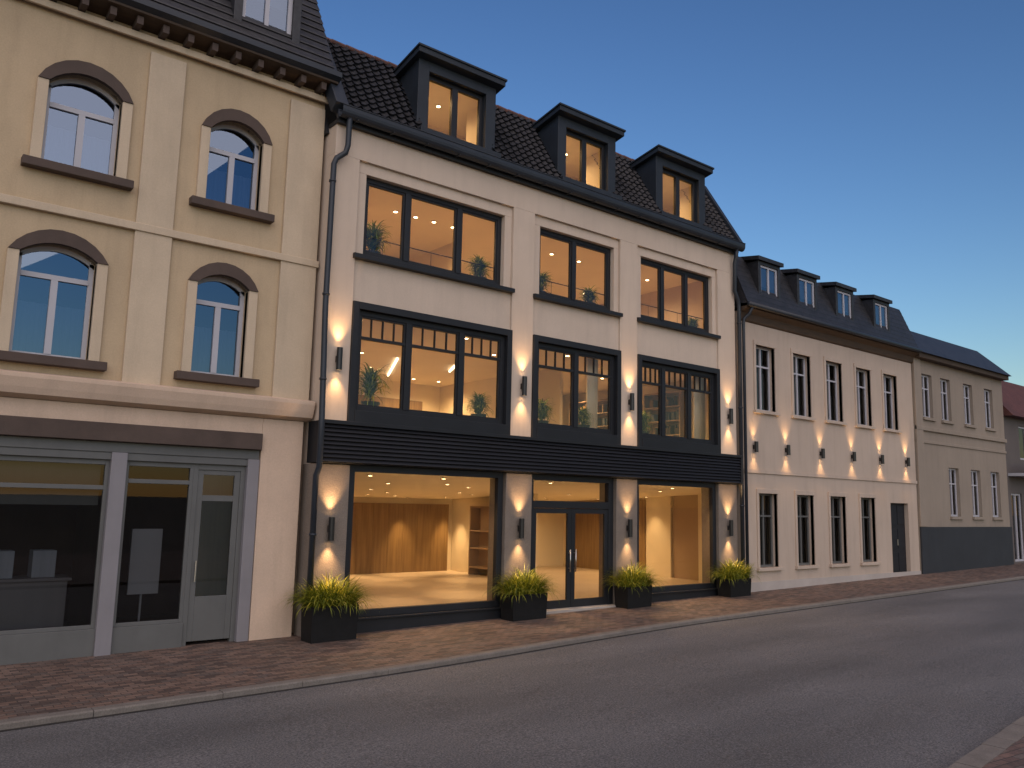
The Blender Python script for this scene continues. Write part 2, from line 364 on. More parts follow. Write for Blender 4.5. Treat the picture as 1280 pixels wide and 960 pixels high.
# ------------------------------------------------------------------ generic window builder
def window(parent, x0, x1, z0, z1, yf, fw, mull=(), depth=.08, fmat=None, gmat=None, transoms=(), name='window', rail=None,
           mw=.07, inner=.035, bars=(), glass_y=None):
    """frame ring + mullions as parts; one pane mesh per light; yf = front of frame"""
    fmat = fmat or M['metal']; gmat = gmat or M['glass']
    b = MB(); y0, y1 = yf, yf + depth
    b.box(x0, x0+fw, y0, y1, z0, z1); b.box(x1-fw, x1, y0, y1, z0, z1)
    b.box(x0+fw, x1-fw, y0, y1, z0, z0+fw); b.box(x0+fw, x1-fw, y0, y1, z1-fw, z1)
    w = b.build(name, fmat, parent, bevel=.006)
    edges = [x0+fw] + list(mull) + [x1-fw]
    for m in mull:
        MB().box(m-mw/2, m+mw/2, y0-.012, y1-.004, z0+fw, z1-fw).build('mullion', fmat, w, bevel=.006)
    gy = glass_y if glass_y is not None else yf + depth*.6
    levels = [z0+fw] + list(transoms) + [z1-fw]
    for i in range(len(edges)-1):
        a = edges[i] + (mw/2 if i > 0 else 0); c = edges[i+1] - (mw/2 if i < len(edges)-2 else 0)
        if inner:     # sash
            s = MB(); q = inner
            s.box(a, a+q, y0+.02, y1-.008, z0+fw, z1-fw); s.box(c-q, c, y0+.02, y1-.008, z0+fw, z1-fw)
            s.box(a+q, c-q, y0+.02, y1-.008, z0+fw, z0+fw+q); s.box(a+q, c-q, y0+.02, y1-.008, z1-fw-q, z1-fw)
            s.build('sash', fmat, w, bevel=.004)
        for t in transoms:
            MB().box(a, c, y0+.006, y1-.012, t-.028, t+.028).build('transom', fmat, w, bevel=.004)
        for (bz0, bz1, n) in bars:
            for k in range(1, n):
                xx = a + (c-a)*k/n
                MB().box(xx-.010, xx+.010, y0+.03, y1-.02, bz0, bz1).build('glazing_bar', fmat, w)
        g = MB().quad((a, gy, z0+fw), (c, gy, z0+fw), (c, gy, z1-fw), (a, gy, z1-fw)).build('pane', gmat, w, fixn=False)
    return w

# ------------------------------------------------------------------ THE CORNER-LESS TOWN HOUSE IN THE MIDDLE
XL, XR = 6.76, 19.25
BL, BR = (7.29, 11.80, 15.23), (11.18, 14.61, 18.49)        # bays, upper floors
h = empty('town_house', (13.0, 0, G(13)), 'cream rendered three-storey house with black shopfront, lit rooms and three dormers', 'building')
# walls: pilasters, frieze, recessed panels
w = MB()
T = .35
for a, b_ in ((XL, BL[0]), (BR[0], BL[1]), (BR[1], BL[2]), (BR[2], XR)): w.box(a, b_, 0, T, 3.86, 9.02)
w.box(XL, XR, 0, T, 9.02, 9.62)
OP = ((7.49, 10.98), (12.02, 14.45), (15.43, 18.33))        # second floor openings
for i in range(3):
    x0, x1 = BL[i], BR[i]; o0, o1 = OP[i]
    w.box(x0, x1, .07, T-.002, 8.79, 9.02); w.box(x0, o0, .07, T-.002, 7.14, 8.79); w.box(o1, x1, .07, T-.002, 7.14, 8.79)
    w.box(x0, x1, .05, T-.002, 6.20, 7.14)                                       # spandrel
    w.box(x0, x1, .07, T-.002, 6.12, 6.20)
w.build('wall', M['stucco'], h, bevel=.006)
# party and back walls, floor slabs
w = MB(); w.box(XL, XL+.18, T, 9.9, 0, 9.6); w.box(XR-.2, XR, T, 9.9, 3.2, 9.6); w.box(XL, XR, 9.9, 10.2, 0, 9.6)
w.build('party_wall', M['stucco'], h)
# ground-floor piers
GPL, GPR = (7.42, 11.88, 15.26), (11.15, 14.53, 18.45)
for a, b_ in ((XL-.02, GPL[0]), (GPR[0], GPL[1]), (GPR[1], GPL[2]), (GPR[2], XR+.01)):
    MB().box(a, b_, .02, .6, G(a)-.05, 3.07).build('stone_pier', M['stone'], h, bevel=.01)
# lap-boarded band
w = MB(); n = 9; z0, z1 = 3.10, 3.80; hh = (z1-z0)/n
for k in range(n):
    za = z0 + k*hh
    w.prism_x([(-.055, za+.012), (-.14, za+.012), (-.10, za+hh-.006), (-.055, za+hh-.006)], XL+.02, XR-.02)
w.build('boarding', M['board'], h)
w = MB(); w.box(XL-.02, XR+.03, -.05, .45, 3.09, 3.86); w.box(XL-.03, XR+.04, -.165, -.05, 3.80, 3.87)
w.box(XL-.03, XL+.02, -.15, -.05, 3.07, 3.80); w.box(XR-.02, XR+.04, -.15, -.05, 3.07, 3.80)
w.build('band_frame', M['metal'], h, bevel=.005)
# brass drip strips under the band, over each pier
# second-floor windows
mulls = ((8.53, 9.83), (13.20,), (16.39, 17.36))
for i in range(3):
    o0, o1 = OP[i]
    ww = window(h, o0, o1, 7.16, 8.79, .19, .10, mulls[i], depth=.09, mw=.12, inner=.04)
    rb = MB(); rb.tube([(o0+.08, .34, 7.62), (o1-.08, .34, 7.62)], .012, 8)
    k = int((o1-o0)/.55)
    for j in range(1, k):
        xx = o0 + (o1-o0)*j/k; rb.tube([(xx, .34, 7.2), (xx, .34, 7.62)], .005, 6)
    rb.build('guard_rail', M['black'], ww)
    MB().prism_x([(-.09, 7.03), (-.09, 7.12), (.20, 7.155), (.20, 7.03)], BL[i]-.02 if i else BL[i]-.05, BR[i]+.01).build('window_sill', M['metal'], ww, bevel=.005)
# first-floor windows with leaded-look top lights
m1 = ((8.60, 9.90), (13.20,), (16.28, 17.31))
for i in range(3):
    x0, x1 = BL[i], BR[i]
    ww = window(h, x0+.13, x1-.13, 4.10, 6.05, .06, .10, m1[i], depth=.10, mw=.13, inner=.035, transoms=(5.52,),
                bars=((5.545, 5.91, 4),))
    s = MB(); s.box(x0, x0+.13, -.05, .2, 3.872, 6.19); s.box(x1-.13, x1, -.05, .2, 3.872, 6.19); s.box(x0+.13, x1-.13, -.05, .2, 6.05, 6.19)
    s.box(x0+.13, x1-.13, -.06, .2, 3.872, 4.10)
    s.build('casing', M['metal'], ww, bevel=.006)
# shop windows
for i in (0, 2):
    x0, x1 = GPL[i], GPR[i]; gz = G((x0+x1)/2)
    zb = .40 if i == 0 else .46
    ww = window(h, x0+.02, x1-.02, zb-.13, 3.085, .10, .13, (), depth=.12, inner=0, gmat=M['shopglass'], name='shop_window')
    s = MB(); s.box(x0, x1, .03, .3, G(x0)-.08, zb-.16); s.box(x0+.01, x1-.01, -.03, .3, zb-.16, zb-.13)
    s.build('stall_riser', M['metal'], ww, bevel=.006)
# entrance: frame, transom light and two door leaves
x0, x1 = GPL[1], GPR[1]; gz = G(13.2)
dr = MB(); dy0, dy1 = .12, .26
dr.box(x0, x0+.13, dy0, dy1, gz, 3.085); dr.box(x1-.16, x1, dy0, dy1, gz, 3.085); dr.box(x0+.13, x1-.16, dy0, dy1, 2.95, 3.085); dr.box(x0+.13, x1-.16, dy0, dy1, 2.34, 2.50)
en = dr.build('entrance_frame', M['metal'], h, bevel=.006)
MB().quad((x0+.13, .19, 2.50), (x1-.16, .19, 2.50), (x1-.16, .19, 2.95), (x0+.13, .19, 2.95)).build('pane', M['shopglass'], en, fixn=False)
xm = (x0+x1-.03)/2
for (a, c, hx) in ((x0+.13, xm-.004, xm-.085), (xm+.004, x1-.16, xm+.085)):
    s = MB(); zt = 2.335; zl = gz+.06; y0, y1 = .14, .20; st = .115
    s.box(a, a+st, y0, y1, zl, zt); s.box(c-st, c, y0, y1, zl, zt); s.box(a+st, c-st, y0, y1, zl, zl+.17); s.box(a+st, c-st, y0, y1, zt-.11, zt)
    d = s.build('door', M['metal'], h, bevel=.005)
    MB().quad((a+st, .17, zl+.17), (c-st, .17, zl+.17), (c-st, .17, zt-.11), (a+st, .17, zt-.11)).build('pane', M['shopglass'], d, fixn=False)
    s = MB(); s.tube([(hx, .075, .92), (hx, .075, 1.42)], .014, 10); s.tube([(hx, .075, 1.0), (hx, .14, 1.0)], .009, 8); s.tube([(hx, .075, 1.34), (hx, .14, 1.34)], .009, 8)
    s.build('handle', M['steel'], d, smooth=True)
MB().hexa([(x0-.1, -.10, G(x0)-.05), (x1+.1, -.10, G(x1)-.05), (x1+.1, .30, G(x1)-.05), (x0-.1, .30, G(x0)-.05),
           (x0-.1, -.10, G(13.2)+.05), (x1+.1, -.10, G(13.2)+.055), (x1+.1, .30, G(13.2)+.06), (x0-.1, .30, G(13.2)+.055)]).build('threshold', M['sill'], h, bevel=.008)
# eaves: soffit, gutter
w = MB(); w.box(XL-.02, XR+.02, -.10, .3, 9.60, 9.68); w.build('soffit', M['metal'], h)
g_ = MB(); prof = []
for k in range(9):
    t = math.pi * k / 8; prof.append((-.19 - .11*math.cos(t), 9.80 - .13*math.sin(t)))
prof = [(-.30, 9.88)] + prof + [(-.08, 9.88), (-.095, 9.88)] + [(-.19 + .095*math.cos(math.pi*k/8), 9.80 - .115*math.sin(math.pi*k/8)) for k in range(9)] + [(-.285, 9.88)]
g_.prism_x(prof, XL-.03, XR+.14)
g_.tube([(XL-.03, -.30, 9.885), (XR+.14, -.30, 9.885)], .014, 8)
x = XL + .3
while x < XR:
    g_.box(x-.012, x+.012, -.302, .02, 9.655, 9.668); x += .8
g_.build('gutter', M['zinc'], h, bevel=0)
w = MB(); w.box(XL-.02, XR+.12, -.085, -.02, 9.66, 9.90); w.build('fascia_board', M['zinc'], h)

# pantiled slope
YR0, ZR0, YR1, ZR1 = -.10, 9.90, 1.17, 11.93
rf = MB(); rows = 14; sl = Vector((0, YR1-YR0, ZR1-ZR0)); Ls = sl.length; sl.normalize(); nr = Vector((0, -sl.z, sl.y))
tw = .21; ncol = int((XR+.1 - XL) / tw * 6); rl = Ls/rows
def prof_t(u):      # u in tile widths -> height: rounded roll + shallow pan
    f = u % 1
    return .040*math.exp(-((f-.22)/.13)**2) + .012*math.cos(2*math.pi*(f-.22)) 
rr = random.Random(11); DX = ((8.62, 10.68), (12.58, 14.55), (16.09, 18.15))
for r_ in range(rows):
    for (d0, d1, h0, h1) in ((0, 0, 0, 1), (0, 1, 1, 2)):
        va = []; vb = []
        for i in range(ncol+1):
            X = XL - .0 + i*tw/6; p = prof_t(i/6)
            jit = .006*math.sin(i//6*12.9+r_*78.2)
            lo = Vector((X, YR0, ZR0)) + sl*(r_*rl)
            if h0 == 0:
                va.append(rf.bm.verts.new(lo + nr*(p-.004 if r_ else 0))); vb.append(rf.bm.verts.new(lo + nr*(p+.038+jit)))
            else:
                va.append(rf.bm.verts.new(lo + nr*(p+.038+jit))); vb.append(rf.bm.verts.new(lo + sl*rl + nr*(p-.004)))
        for i in range(ncol):
            c_ = va[i].co
            if any(a_+.05 < c_.x < b2-.09 for a_, b2 in DX) and c_.y > -.06 and c_.z < 11.74: continue
            rf.bm.faces.new([va[i], va[i+1], vb[i+1], vb[i]])
roof = rf.build('roof', M['tile'], h)
w = MB(); ed = [XL] + [q for d_ in DX for q in (d_[0]+.05, d_[1]-.05)] + [XR+.1]
for k in range(0, len(ed), 2):
    p, q = ed[k], ed[k+1]
    w.hexa([(p, YR0, ZR0-.06), (q, YR0, ZR0-.06), (q, YR0+.1, ZR0-.2), (p, YR0+.1, ZR0-.2), (p, YR1, ZR1-.03), (q, YR1, ZR1-.03), (q, YR1+.1, ZR1-.12), (p, YR1+.1, ZR1-.12)])
w.hexa([(XL, YR1, ZR1-.02), (XR+.1, YR1, ZR1-.02), (XR+.1, 9.9, ZR1+.3), (XL, 9.9, ZR1+.3), (XL, YR1, ZR1+.02), (XR+.1, YR1, ZR1+.02), (XR+.1, 9.9, ZR1+.36), (XL, 9.9, ZR1+.36)])
w.build('roof_deck', M['slate'], roof)
rg = MB(); x = XL
while x < XR+.05:
    l = .34
    rg.tube([(x, YR1+.02, ZR1+.035), (x+l, YR1+.02, ZR1+.02)], .055, 8); x += l
rg.build('ridge_tiles', M['ridge'], roof, smooth=False)
# verge flashings
w = MB()
def slopebox(b, xa, xb, n0, n1, ext0=0.0, ext1=0.0):
    A = Vector((0, YR0, ZR0)) - sl*ext0; B = Vector((0, YR1, ZR1)) + sl*ext1
    def P(x, q, nn): v = q + nr*nn; return (x, v.y, v.z)
    b.hexa([P(xa, A, n1), P(xb, A, n1), P(xb, A, n0), P(xa, A, n0), P(xa, B, n1), P(xb, B, n1), P(xb, B, n0), P(xa, B, n0)])
slopebox(w, XL-.14, XL+.13, -.14, .12, .03, .05)
w.build('verge_flashing', M['zinc'], roof, bevel=.01)
w = MB(); slopebox(w, XR+.06, XR+.20, -.3, .11, .03, .05)
w.build('verge_flashing', M['zinc'], roof, bevel=.01)
w = MB(); w.prism_x([(.3, 9.5), (YR1+.1, ZR1-.06), (9.9, ZR1-.06), (9.9, 9.5)], XR, XR+.06); w.prism_x([(.3, 9.5), (YR1+.1, ZR1-.06), (9.9, ZR1-.06), (9.9, 9.5)], XL-.06, XL)
w.build('gable_wall', M['slate'], roof)

# dormers
def on_slope(y): return ZR0 + (y-YR0)*(ZR1-ZR0)/(YR1-YR0)
for (a, c) in ((8.62, 10.68), (12.58, 14.55), (16.09, 18.15)):
    d0 = MB(); yf = .13; zb = 10.0; zt = 11.74
    jw = .27; wt = 11.50
    d0.box(a, a+jw, yf, yf+.22, zb, zt); d0.box(c-jw, c, yf, yf+.22, zb, zt); d0.box(a+jw, c-jw, yf, yf+.22, wt, zt)
    d0.box(a-.02, c+.02, -.09, yf+.2, 9.93, 10.115)
    dm = d0.build('dormer', M['cheek'], h, bevel=.008)
    s = MB(); yb = 1.0
    for xa, xb in ((a+.005, a+.06), (c-.06, c-.005)):
        s = MB(); s.prism_x([(yf+.22, on_slope(yf+.22)-.1), (yf+.22, zt), (yb, zt-.25), (yb, on_slope(yb)-.1)], xa, xb)
        s.build('cheek', M['cheek'], dm)
    s = MB()
    o = .12
    s.hexa([(a-o, -.06, 11.75), (c+o, -.06, 11.75), (c+o, 1.12, 11.52), (a-o, 1.12, 11.52), (a-o, -.06, 11.89), (c+o, -.06, 11.89), (c+o, 1.12, 11.66), (a-o, 1.12, 11.66)])
    s.hexa([(a-o-.03, -.09, 11.87), (c+o+.03, -.09, 11.87), (c+o+.03, 1.13, 11.635), (a-o-.03, 1.13, 11.635), (a-o-.03, -.09, 11.915), (c+o+.03, -.09, 11.915), (c+o+.03, 1.13, 11.68), (a-o-.03, 1.13, 11.68)])
    s.build('dormer_roof', M['cheek'], dm, bevel=.006)
    xw0, xw1 = a+jw, c-jw; mm = (xw0+xw1)/2
    s = MB(); fw = .09; fy0, fy1 = yf+.13, yf+.21
    s.box(xw0, xw0+fw, fy0, fy1, 10.04, wt); s.box(xw1-fw, xw1, fy0, fy1, 10.04, wt); s.box(xw0+fw, xw1-fw, fy0, fy1, 10.04, 10.13); s.box(xw0+fw, xw1-fw, fy0, fy1, wt-.1, wt); s.box(mm-.075, mm+.075, fy0-.01, fy1, 10.13, wt-.1)
    s.build('window_frame', M['metal'], dm, bevel=.005)
    for p0, p1 in ((xw0+fw, mm-.075), (mm+.075, xw1-fw)):
        MB().quad((p0, fy0+.05, 10.13), (p1, fy0+.05, 10.13), (p1, fy0+.05, wt-.1), (p0, fy0+.05, wt-.1)).build('pane', M['glass'], dm, fixn=False)
    # attic room seen through the panes
    s = MB(); p, q, e = a+.07, c+.8, c-.07
    ring = ((p, .36), (e, .36), (e, 1.16), (q, 1.45), (q, 2.3), (p, 2.3))
    for zz in (9.95, 11.5): s.quad(*[(X_, Y_, zz) for X_, Y_ in ring])
    for k in range(1, 6): (xa, ya), (xb, yb2) = ring[k], ring[(k+1) % 6]; s.quad((xa, ya, 9.95), (xb, yb2, 9.95), (xb, yb2, 11.5), (xa, ya, 11.5))
    s.build('attic_lining', M['room'], dm)

# drainpipes
def pipe(pts, name='drainpipe', clips=()):
    s = MB(); s.tube(pts, .055, 12)
    for (x, y, z) in clips: s.tube([(x, y, z-.02), (x, y, z+.02)], .068, 12)
    return s.build(name, M['zinc'], h, smooth=True)
pipe([(6.93, -.19, 9.70), (6.93, -.18, 9.62), (6.93, -.17, 9.15), (6.90, -.15, 9.0), (6.74, -.10, 8.86), (6.70, -.085, 8.74), (6.69, -.08, 6), (6.69, -.19, 3.9), (6.69, -.19, 3.0), (6.69, -.08, 2.85), (6.69, -.08, -.02)],
     clips=((6.695, -.08, 8.4), (6.69, -.08, 6.2), (6.69, -.15, 4.6), (6.69, -.08, 1.8), (6.69, -.08, .5)))
pipe([(19.12, -.19, 9.70), (19.12, -.18, 9.5), (19.12, -.12, 9.3), (19.14, -.09, 8.5), (19.3, -.09, 8.25), (19.33, -.09, 8.1), (19.33, -.09, .1)],
     clips=((19.33, -.09, 7.6), (19.33, -.09, 5.2), (19.33, -.09, 2.5), (19.33, -.09, 1.0)))

# ------------------------------------------------------------------ rooms
def cz(y): return 2.97 - (y-.35) * .46/9.2        # shop ceiling falls gently to the back
XE = 21.6
s = MB()
s.quad((XL+.18, .25, .13), (XE, .25, .13), (XE, 9.9, .13), (XL+.18, 9.9, .13)); s.build('shop_floor', M['floor'], h)
s = MB(); s.hexa([(XL+.18, .36, cz(.36)), (XR-.2, .36, cz(.36)), (XR-.2, 9.9, cz(9.9)), (XL+.18, 9.9, cz(9.9)), (XL+.18, .36, 3.30), (XR-.2, .36, 3.30), (XR-.2, 9.9, 3.30), (XL+.18, 9.9, 3.30)])
s.hexa([(XR-.2, 1.0, cz(1.0)), (XE+.1, 1.0, cz(1.0)), (XE+.1, 9.9, cz(9.9)), (XR-.2, 9.9, cz(9.9)), (XR-.2, 1.0, 3.20), (XE+.1, 1.0, 3.20), (XE+.1, 9.9, 3.20), (XR-.2, 9.9, 3.20)])
s.build('shop_ceiling', M['ceil'], h)
s = MB(); s.box(XL+.18, 16.2, 9.45, 9.55, .13, 2.33); s.build('wood_panelling', M['wood'], h)
s = MB()
for k in range(18):
    xx = XL + .5 + k*.55
    if xx < 16.1: s.box(xx-.003, xx+.003, 9.442, 9.449, .13, 2.33)
s.build('panel_joints', M['wood'], h)
s = MB(); s.box(XL+.18, XE, 9.6, 9.7, .13, 3.1); s.box(16.45, 16.6, 5.3, 9.6, .13, 2.75)                      # back wall, partition
s.box(XE, XE+.1, 1.0, 9.6, .13, 3.1); s.box(XR-.2, XE, .9, 1.0, .13, 3.1); s.box(XR-.2, XR, .6, .9, 0, 3.1)
s.box(XE-.14, XE-.002, 4.25, 5.3, .13, 3.0); s.box(XE-.35, XE-.002, 2.0, 2.95, .13, 3.0)
s.build('room_wall', M['room'], h)
s = MB(); s.box(XE-.06, XE-.004, 5.45, 9.4, .13, 2.65); s.build('wood_panelling', M['wood'], h)
s = MB(); s.box(XE-.05, XE-.004, 2.96, 4.2, .13, 2.95); s.build('taupe_panel', M['taupe'], h)
s = MB(); s.box(13.35, 13.6, 2.2, 2.45, .13, 2.9); s.build('room_column', M['room'], h)
# shelving beside the partition
sh = MB()
sh.box(16.05, 16.43, 5.5, 5.54, .13, 2.3); sh.box(16.05, 16.43, 8.0, 8.04, .13, 2.3)
for z in (.35, .95, 1.5, 2.26): sh.box(16.05, 16.43, 5.54, 8.0, z, z+.035)
sh.box(16.425, 16.445, 5.5, 8.04, .13, 2.3)
tag(sh.build('shelf_unit', M['taupe'], None, base=Vector((16.24, 6.8, .13))), 'low brown shelf unit against the partition deep in the ground-floor room', 'shelf')

# upper rooms
s = MB(); s.box(XL+.18, XR-.2, T, 8.3, 3.88, 4.0); s.box(XL+.18, XR-.2, T, 8.3, 6.62, 6.74); s.build('room_floor', M['wfloor'], h)
s = MB(); s.box(XL+.18, XR-.2, T, 8.5, 6.10, 6.18); s.box(XL+.18, XR-.2, T, 6.5, 9.0, 9.08); s.build('room_ceiling', M['ceil'], h)
s = MB(); s.box(XL+.18, XR-.2, 8.3, 8.4, 4.0, 6.1); s.box(XL+.18, XR-.2, 6.2, 6.3, 6.74, 9.0)
s.box(14.9, 15.0, 2.5, 8.3, 4.0, 6.1); s.box(13.6, 14.4, 3.4, 3.6, 4.0, 6.1); s.box(11.6, 11.7, 3.0, 6.2, 6.74, 9.0)
s.box(XL+.18, XL+.2, .36, 8.3, 4.0, 6.1); s.box(XR-.22, XR-.2, .36, 8.3, 4.0, 6.1)
s.build('upper_room_wall', M['room'], h)
s = MB(); s.box(11.5, 14.2, 8.22, 8.29, 4.0, 5.55); s.box(16.6, 18.2, 8.22, 8.29, 4.0, 5.4); s.box(9.0, 11.0, 8.22, 8.29, 4.0, 5.3); s.build('upper_panelling', M['wood'], h)
s = MB()
rr = random.Random(5)
for (xa, xb, yy) in ((18.12, 18.3, .55), (14.1, 14.2, .6)):
    x = xa
    while x < xb+.25:
        s.tube([(x, yy, 4.0), (x, yy, 6.08)], .035, 8); x += .06
s.build('curtain', M['room'], h, smooth=True)

# downlights
def downlight(x, y, z, room, energy, group, light=True, spot=150, tilt=0, r=.045):
    s = MB(); s.tube([(x, y, z-.004), (x, y, z-.022)], r+.015, 14)
    o = s.build('ceiling_spotlight', M['room'], None, base=Vector((x, y, z)))
    tag(o, room, 'spotlight', group)
    MB().disc((x, y, z-.025), r, 14, flip=True).build('bulb', M['bulb'], o)
    if light: lamp('spotlight_beam', 'SPOT', (x, y, z-.05), energy, WARM, o, .04, spot, .9, (tilt, 0, 0))
gf = 'small ceiling spotlight in the wide ground-floor shop room behind the left shop window'
for i_, (x, y) in enumerate(((10.9, 5.4), (12.6, 3.4), (13.9, 5.6), (12.1, 6.6), (14.4, 3.8), (14.9, 6.4), (12.3, 1.8), (10.0, 3.0), (15.2, 8.2), (13.2, 8.0), (11.4, 2.6), (12.22, 7.9))):
    downlight(x, y, cz(y), gf, (62, 170)[i_ % 2], 'spotlights behind the left shop window', spot=(150, 58)[i_ % 2])
for (x, y) in ((11.9, 9.05), (14.3, 9.05), (16.0, 9.05)):
    downlight(x, y, cz(y), 'ceiling spotlight throwing a cone of light on the oak panelling of the shop', 330, 'spotlights grazing the oak panelling', spot=62)
gf2 = 'small ceiling spotlight in the ground-floor room seen through the entrance and right shop window'
for (x, y) in ((17.6, 5.0), (18.4, 7.0), (19.6, 8.2), (17.0, 2.6), (19.6, 4.6), (18.6, 2.2), (20.4, 6.6)):
    downlight(x, y, cz(y), gf2, 82, 'spotlights behind the entrance and right shop window')
for (x, y) in ((8.4, 1.0), (10.2, 1.0), (13.2, .9), (16.1, .9), (17.6, .9)):  # added lamps, put in to throw warm light onto the pavement
    downlight(x, y, cz(y), 'added ceiling spotlight just inside the shopfront glass, warming the pavement', 150, 'added spotlights just inside the shopfront', spot=95, tilt=R(-38))
for (x, y) in ((21.0, 6.1), (21.0, 4.9)):
    downlight(x, y, cz(y), 'ceiling spotlight close to the pale side wall behind the right shop window', 120, 'spotlights by the side wall', spot=80)
for (x, y, l) in ((9.9, 4.4, 1), (13.26, 7.3, 1), (14.1, 7.2, 1), (9.2, 2.6, 1), (12.4, 2.2, 1), (15.6, 4.6, 0), (17.0, 3.0, 1), (18.2, 5.4, 1), (16.4, 1.7, 1), (11.2, 6.3, 1)):
    downlight(x, y, 6.10, 'small ceiling spotlight in the first-floor rooms behind the windows with top lights', 170, 'spotlights on the first floor', light=l)
for (x) in (9.3, 9.84, 10.35, 10.9, 14.08, 15.07, 17.1, 17.82):
    downlight(x, 2.0, 9.0, 'small ceiling spotlight in the top-floor row under the eaves storey', 95, 'spotlights on the second floor', spot=160)
for (x, y) in ((8.0, 3.6), (13.2, 4.2), (17.6, 4.4)):
    downlight(x, y, 9.0, 'small ceiling spotlight in the top-floor row under the eaves storey', 190, 'spotlights on the second floor', spot=160)
for (x, y) in ((9.35, 1.0), (9.9, 1.3), (13.3, 1.0), (13.9, 1.3), (16.9, 1.0), (17.4, 1.3)):
    downlight(x, y, 11.50, 'small spotlight in the ceiling of an attic dormer room', 42, 'spotlights in the attic', spot=165)
for x in (8.0, 10.68, 12.48, 13.78, 15.9):  # added lamps to brighten the palms behind the glass
    downlight(x, 1.0, 6.10, 'small added ceiling spotlight brightening a potted palm on the first floor', 60, 'added spotlights above the first-floor palms', spot=50, tilt=R(-16))
for x in (7.95, 10.64, 12.44, 14.02, 18.0):  # extra lamps added only to light the window plants
    downlight(x, .95, 9.0, 'small added ceiling spotlight brightening a potted plant on the second floor', 60, 'added spotlights above the second-floor plants', spot=50, tilt=R(-14))
def bookcase(y0, y1, label):
    o = empty('bookcase', (18.85, (y0+y1)/2, 4.0), label, 'bookcase')
    s = MB(); x0, x1 = 18.66, 19.02
    s.box(x0, x1, y0, y0+.04, 4.0, 5.75); s.box(x0, x1, y1-.04, y1, 4.0, 5.75); s.box(x1-.02, x1, y0+.04, y1-.04, 4.0, 5.75)
    s.build('frame', M['taupe'], o)
    rr = random.Random(int(y0*10))
    for k in range(5):
        z = 4.05 + k*.42; MB().box(x0, x1-.02, y0+.04, y1-.04, z, z+.03).build('shelf', M['taupe'], o)
        if k < 4:
            s = MB(); y = y0+.08
            while y < y1-.2:
                if rr.random() < .6:
                    w_ = rr.uniform(.03, .06); s.box(x0+.04, x1-.06, y, y+w_, z+.031, z+.031+rr.uniform(.18, .30)); y += w_+.003
                else: y += rr.uniform(.05, .2)
            s.build('row_of_books', (M['brown'], M['eave'], M['curtain2'], M['wood'])[k], o)
bookcase(4.3, 6.2, 'tall bookcase deep in the first-floor room behind the middle window')
bookcase(1.5, 2.9, 'tall bookcase by the end wall behind the first-floor right window')
# strip lights
for (a, b_, lab) in (((10.97, 4.45), (12.3, 7.18), 'long glowing strip light on the first-floor ceiling, left window'), ((12.68, 4.28), (13.13, 5.2), 'short glowing strip light on the first-floor ceiling, middle pane of the left window')):
    s = MB(); s.tube([(a[0], a[1], 6.07), (b_[0], b_[1], 6.07)], .03, 8)
    tag(s.build('strip_light', M['tube'], None, base=Vector((a[0], a[1], 6.07))), lab, 'strip light')

# ------------------------------------------------------------------ wall lamps
def wall_lamp(x, z, label, energy=112, y=0.0, cat_group='black up-and-down wall lamps on the middle house', hh=.42):
    energy *= random.uniform(.72, 1.0)
    o = empty('wall_lamp', (x, y, z), label, 'wall lamp', cat_group)
    s = MB(); s.tube([(x, y-.105, z-hh/2), (x, y-.105, z+hh/2)], .055, 20, caps=False)
    s.tube([(x, y-.105, z+hh/2), (x, y-.105, z-hh/2)], .050, 20, caps=False)
    s.tube([(x, y-.105, z-.02), (x, y-.105, z+.02)], .050, 20); s.build('lamp_body', M['black'], o, smooth=False)
    MB().box(x-.03, x+.03, y-.06, y-.002, z-.06, z+.06).build('bracket', M['black'], o)
    s = MB(); s.disc((x, y-.105, z+hh/2-.03), .046, 16); s.disc((x, y-.105, z-hh/2+.03), .046, 16, flip=True)
    s.build('bulb', M['bulb2'], o, fixn=False)
    lamp('uplight', 'SPOT', (x, y-.115, z+hh/2-.02), energy, (1, .58, .26), o, .035, 74, 1.0, (R(180-1.5), 0, 0))
    lamp('downlight', 'SPOT', (x, y-.115, z-hh/2+.02), energy*.75, (1, .58, .26), o, .035, 74, 1.0, (R(1.5), 0, 0))
    return o
pos = ('left pilaster beside the drainpipe', 'pilaster between the left and middle windows', 'pilaster between the middle and right windows', 'right-hand end pilaster')
for i, x in enumerate((7.02, 11.50, 14.93, 18.88)): wall_lamp(x, (5.02, 4.98, 4.95, 4.92)[i], 'lit black cylinder lamp on the first-floor ' + pos[i])
pos = ('left stone pier above the first planter', 'stone pier left of the entrance', 'stone pier right of the entrance', 'right-hand end stone pier')
for i, x in enumerate((7.05, 11.52, 14.90, 18.84)): wall_lamp(x, 1.90, 'lit black cylinder lamp on the ' + pos[i], y=.02, energy=190)

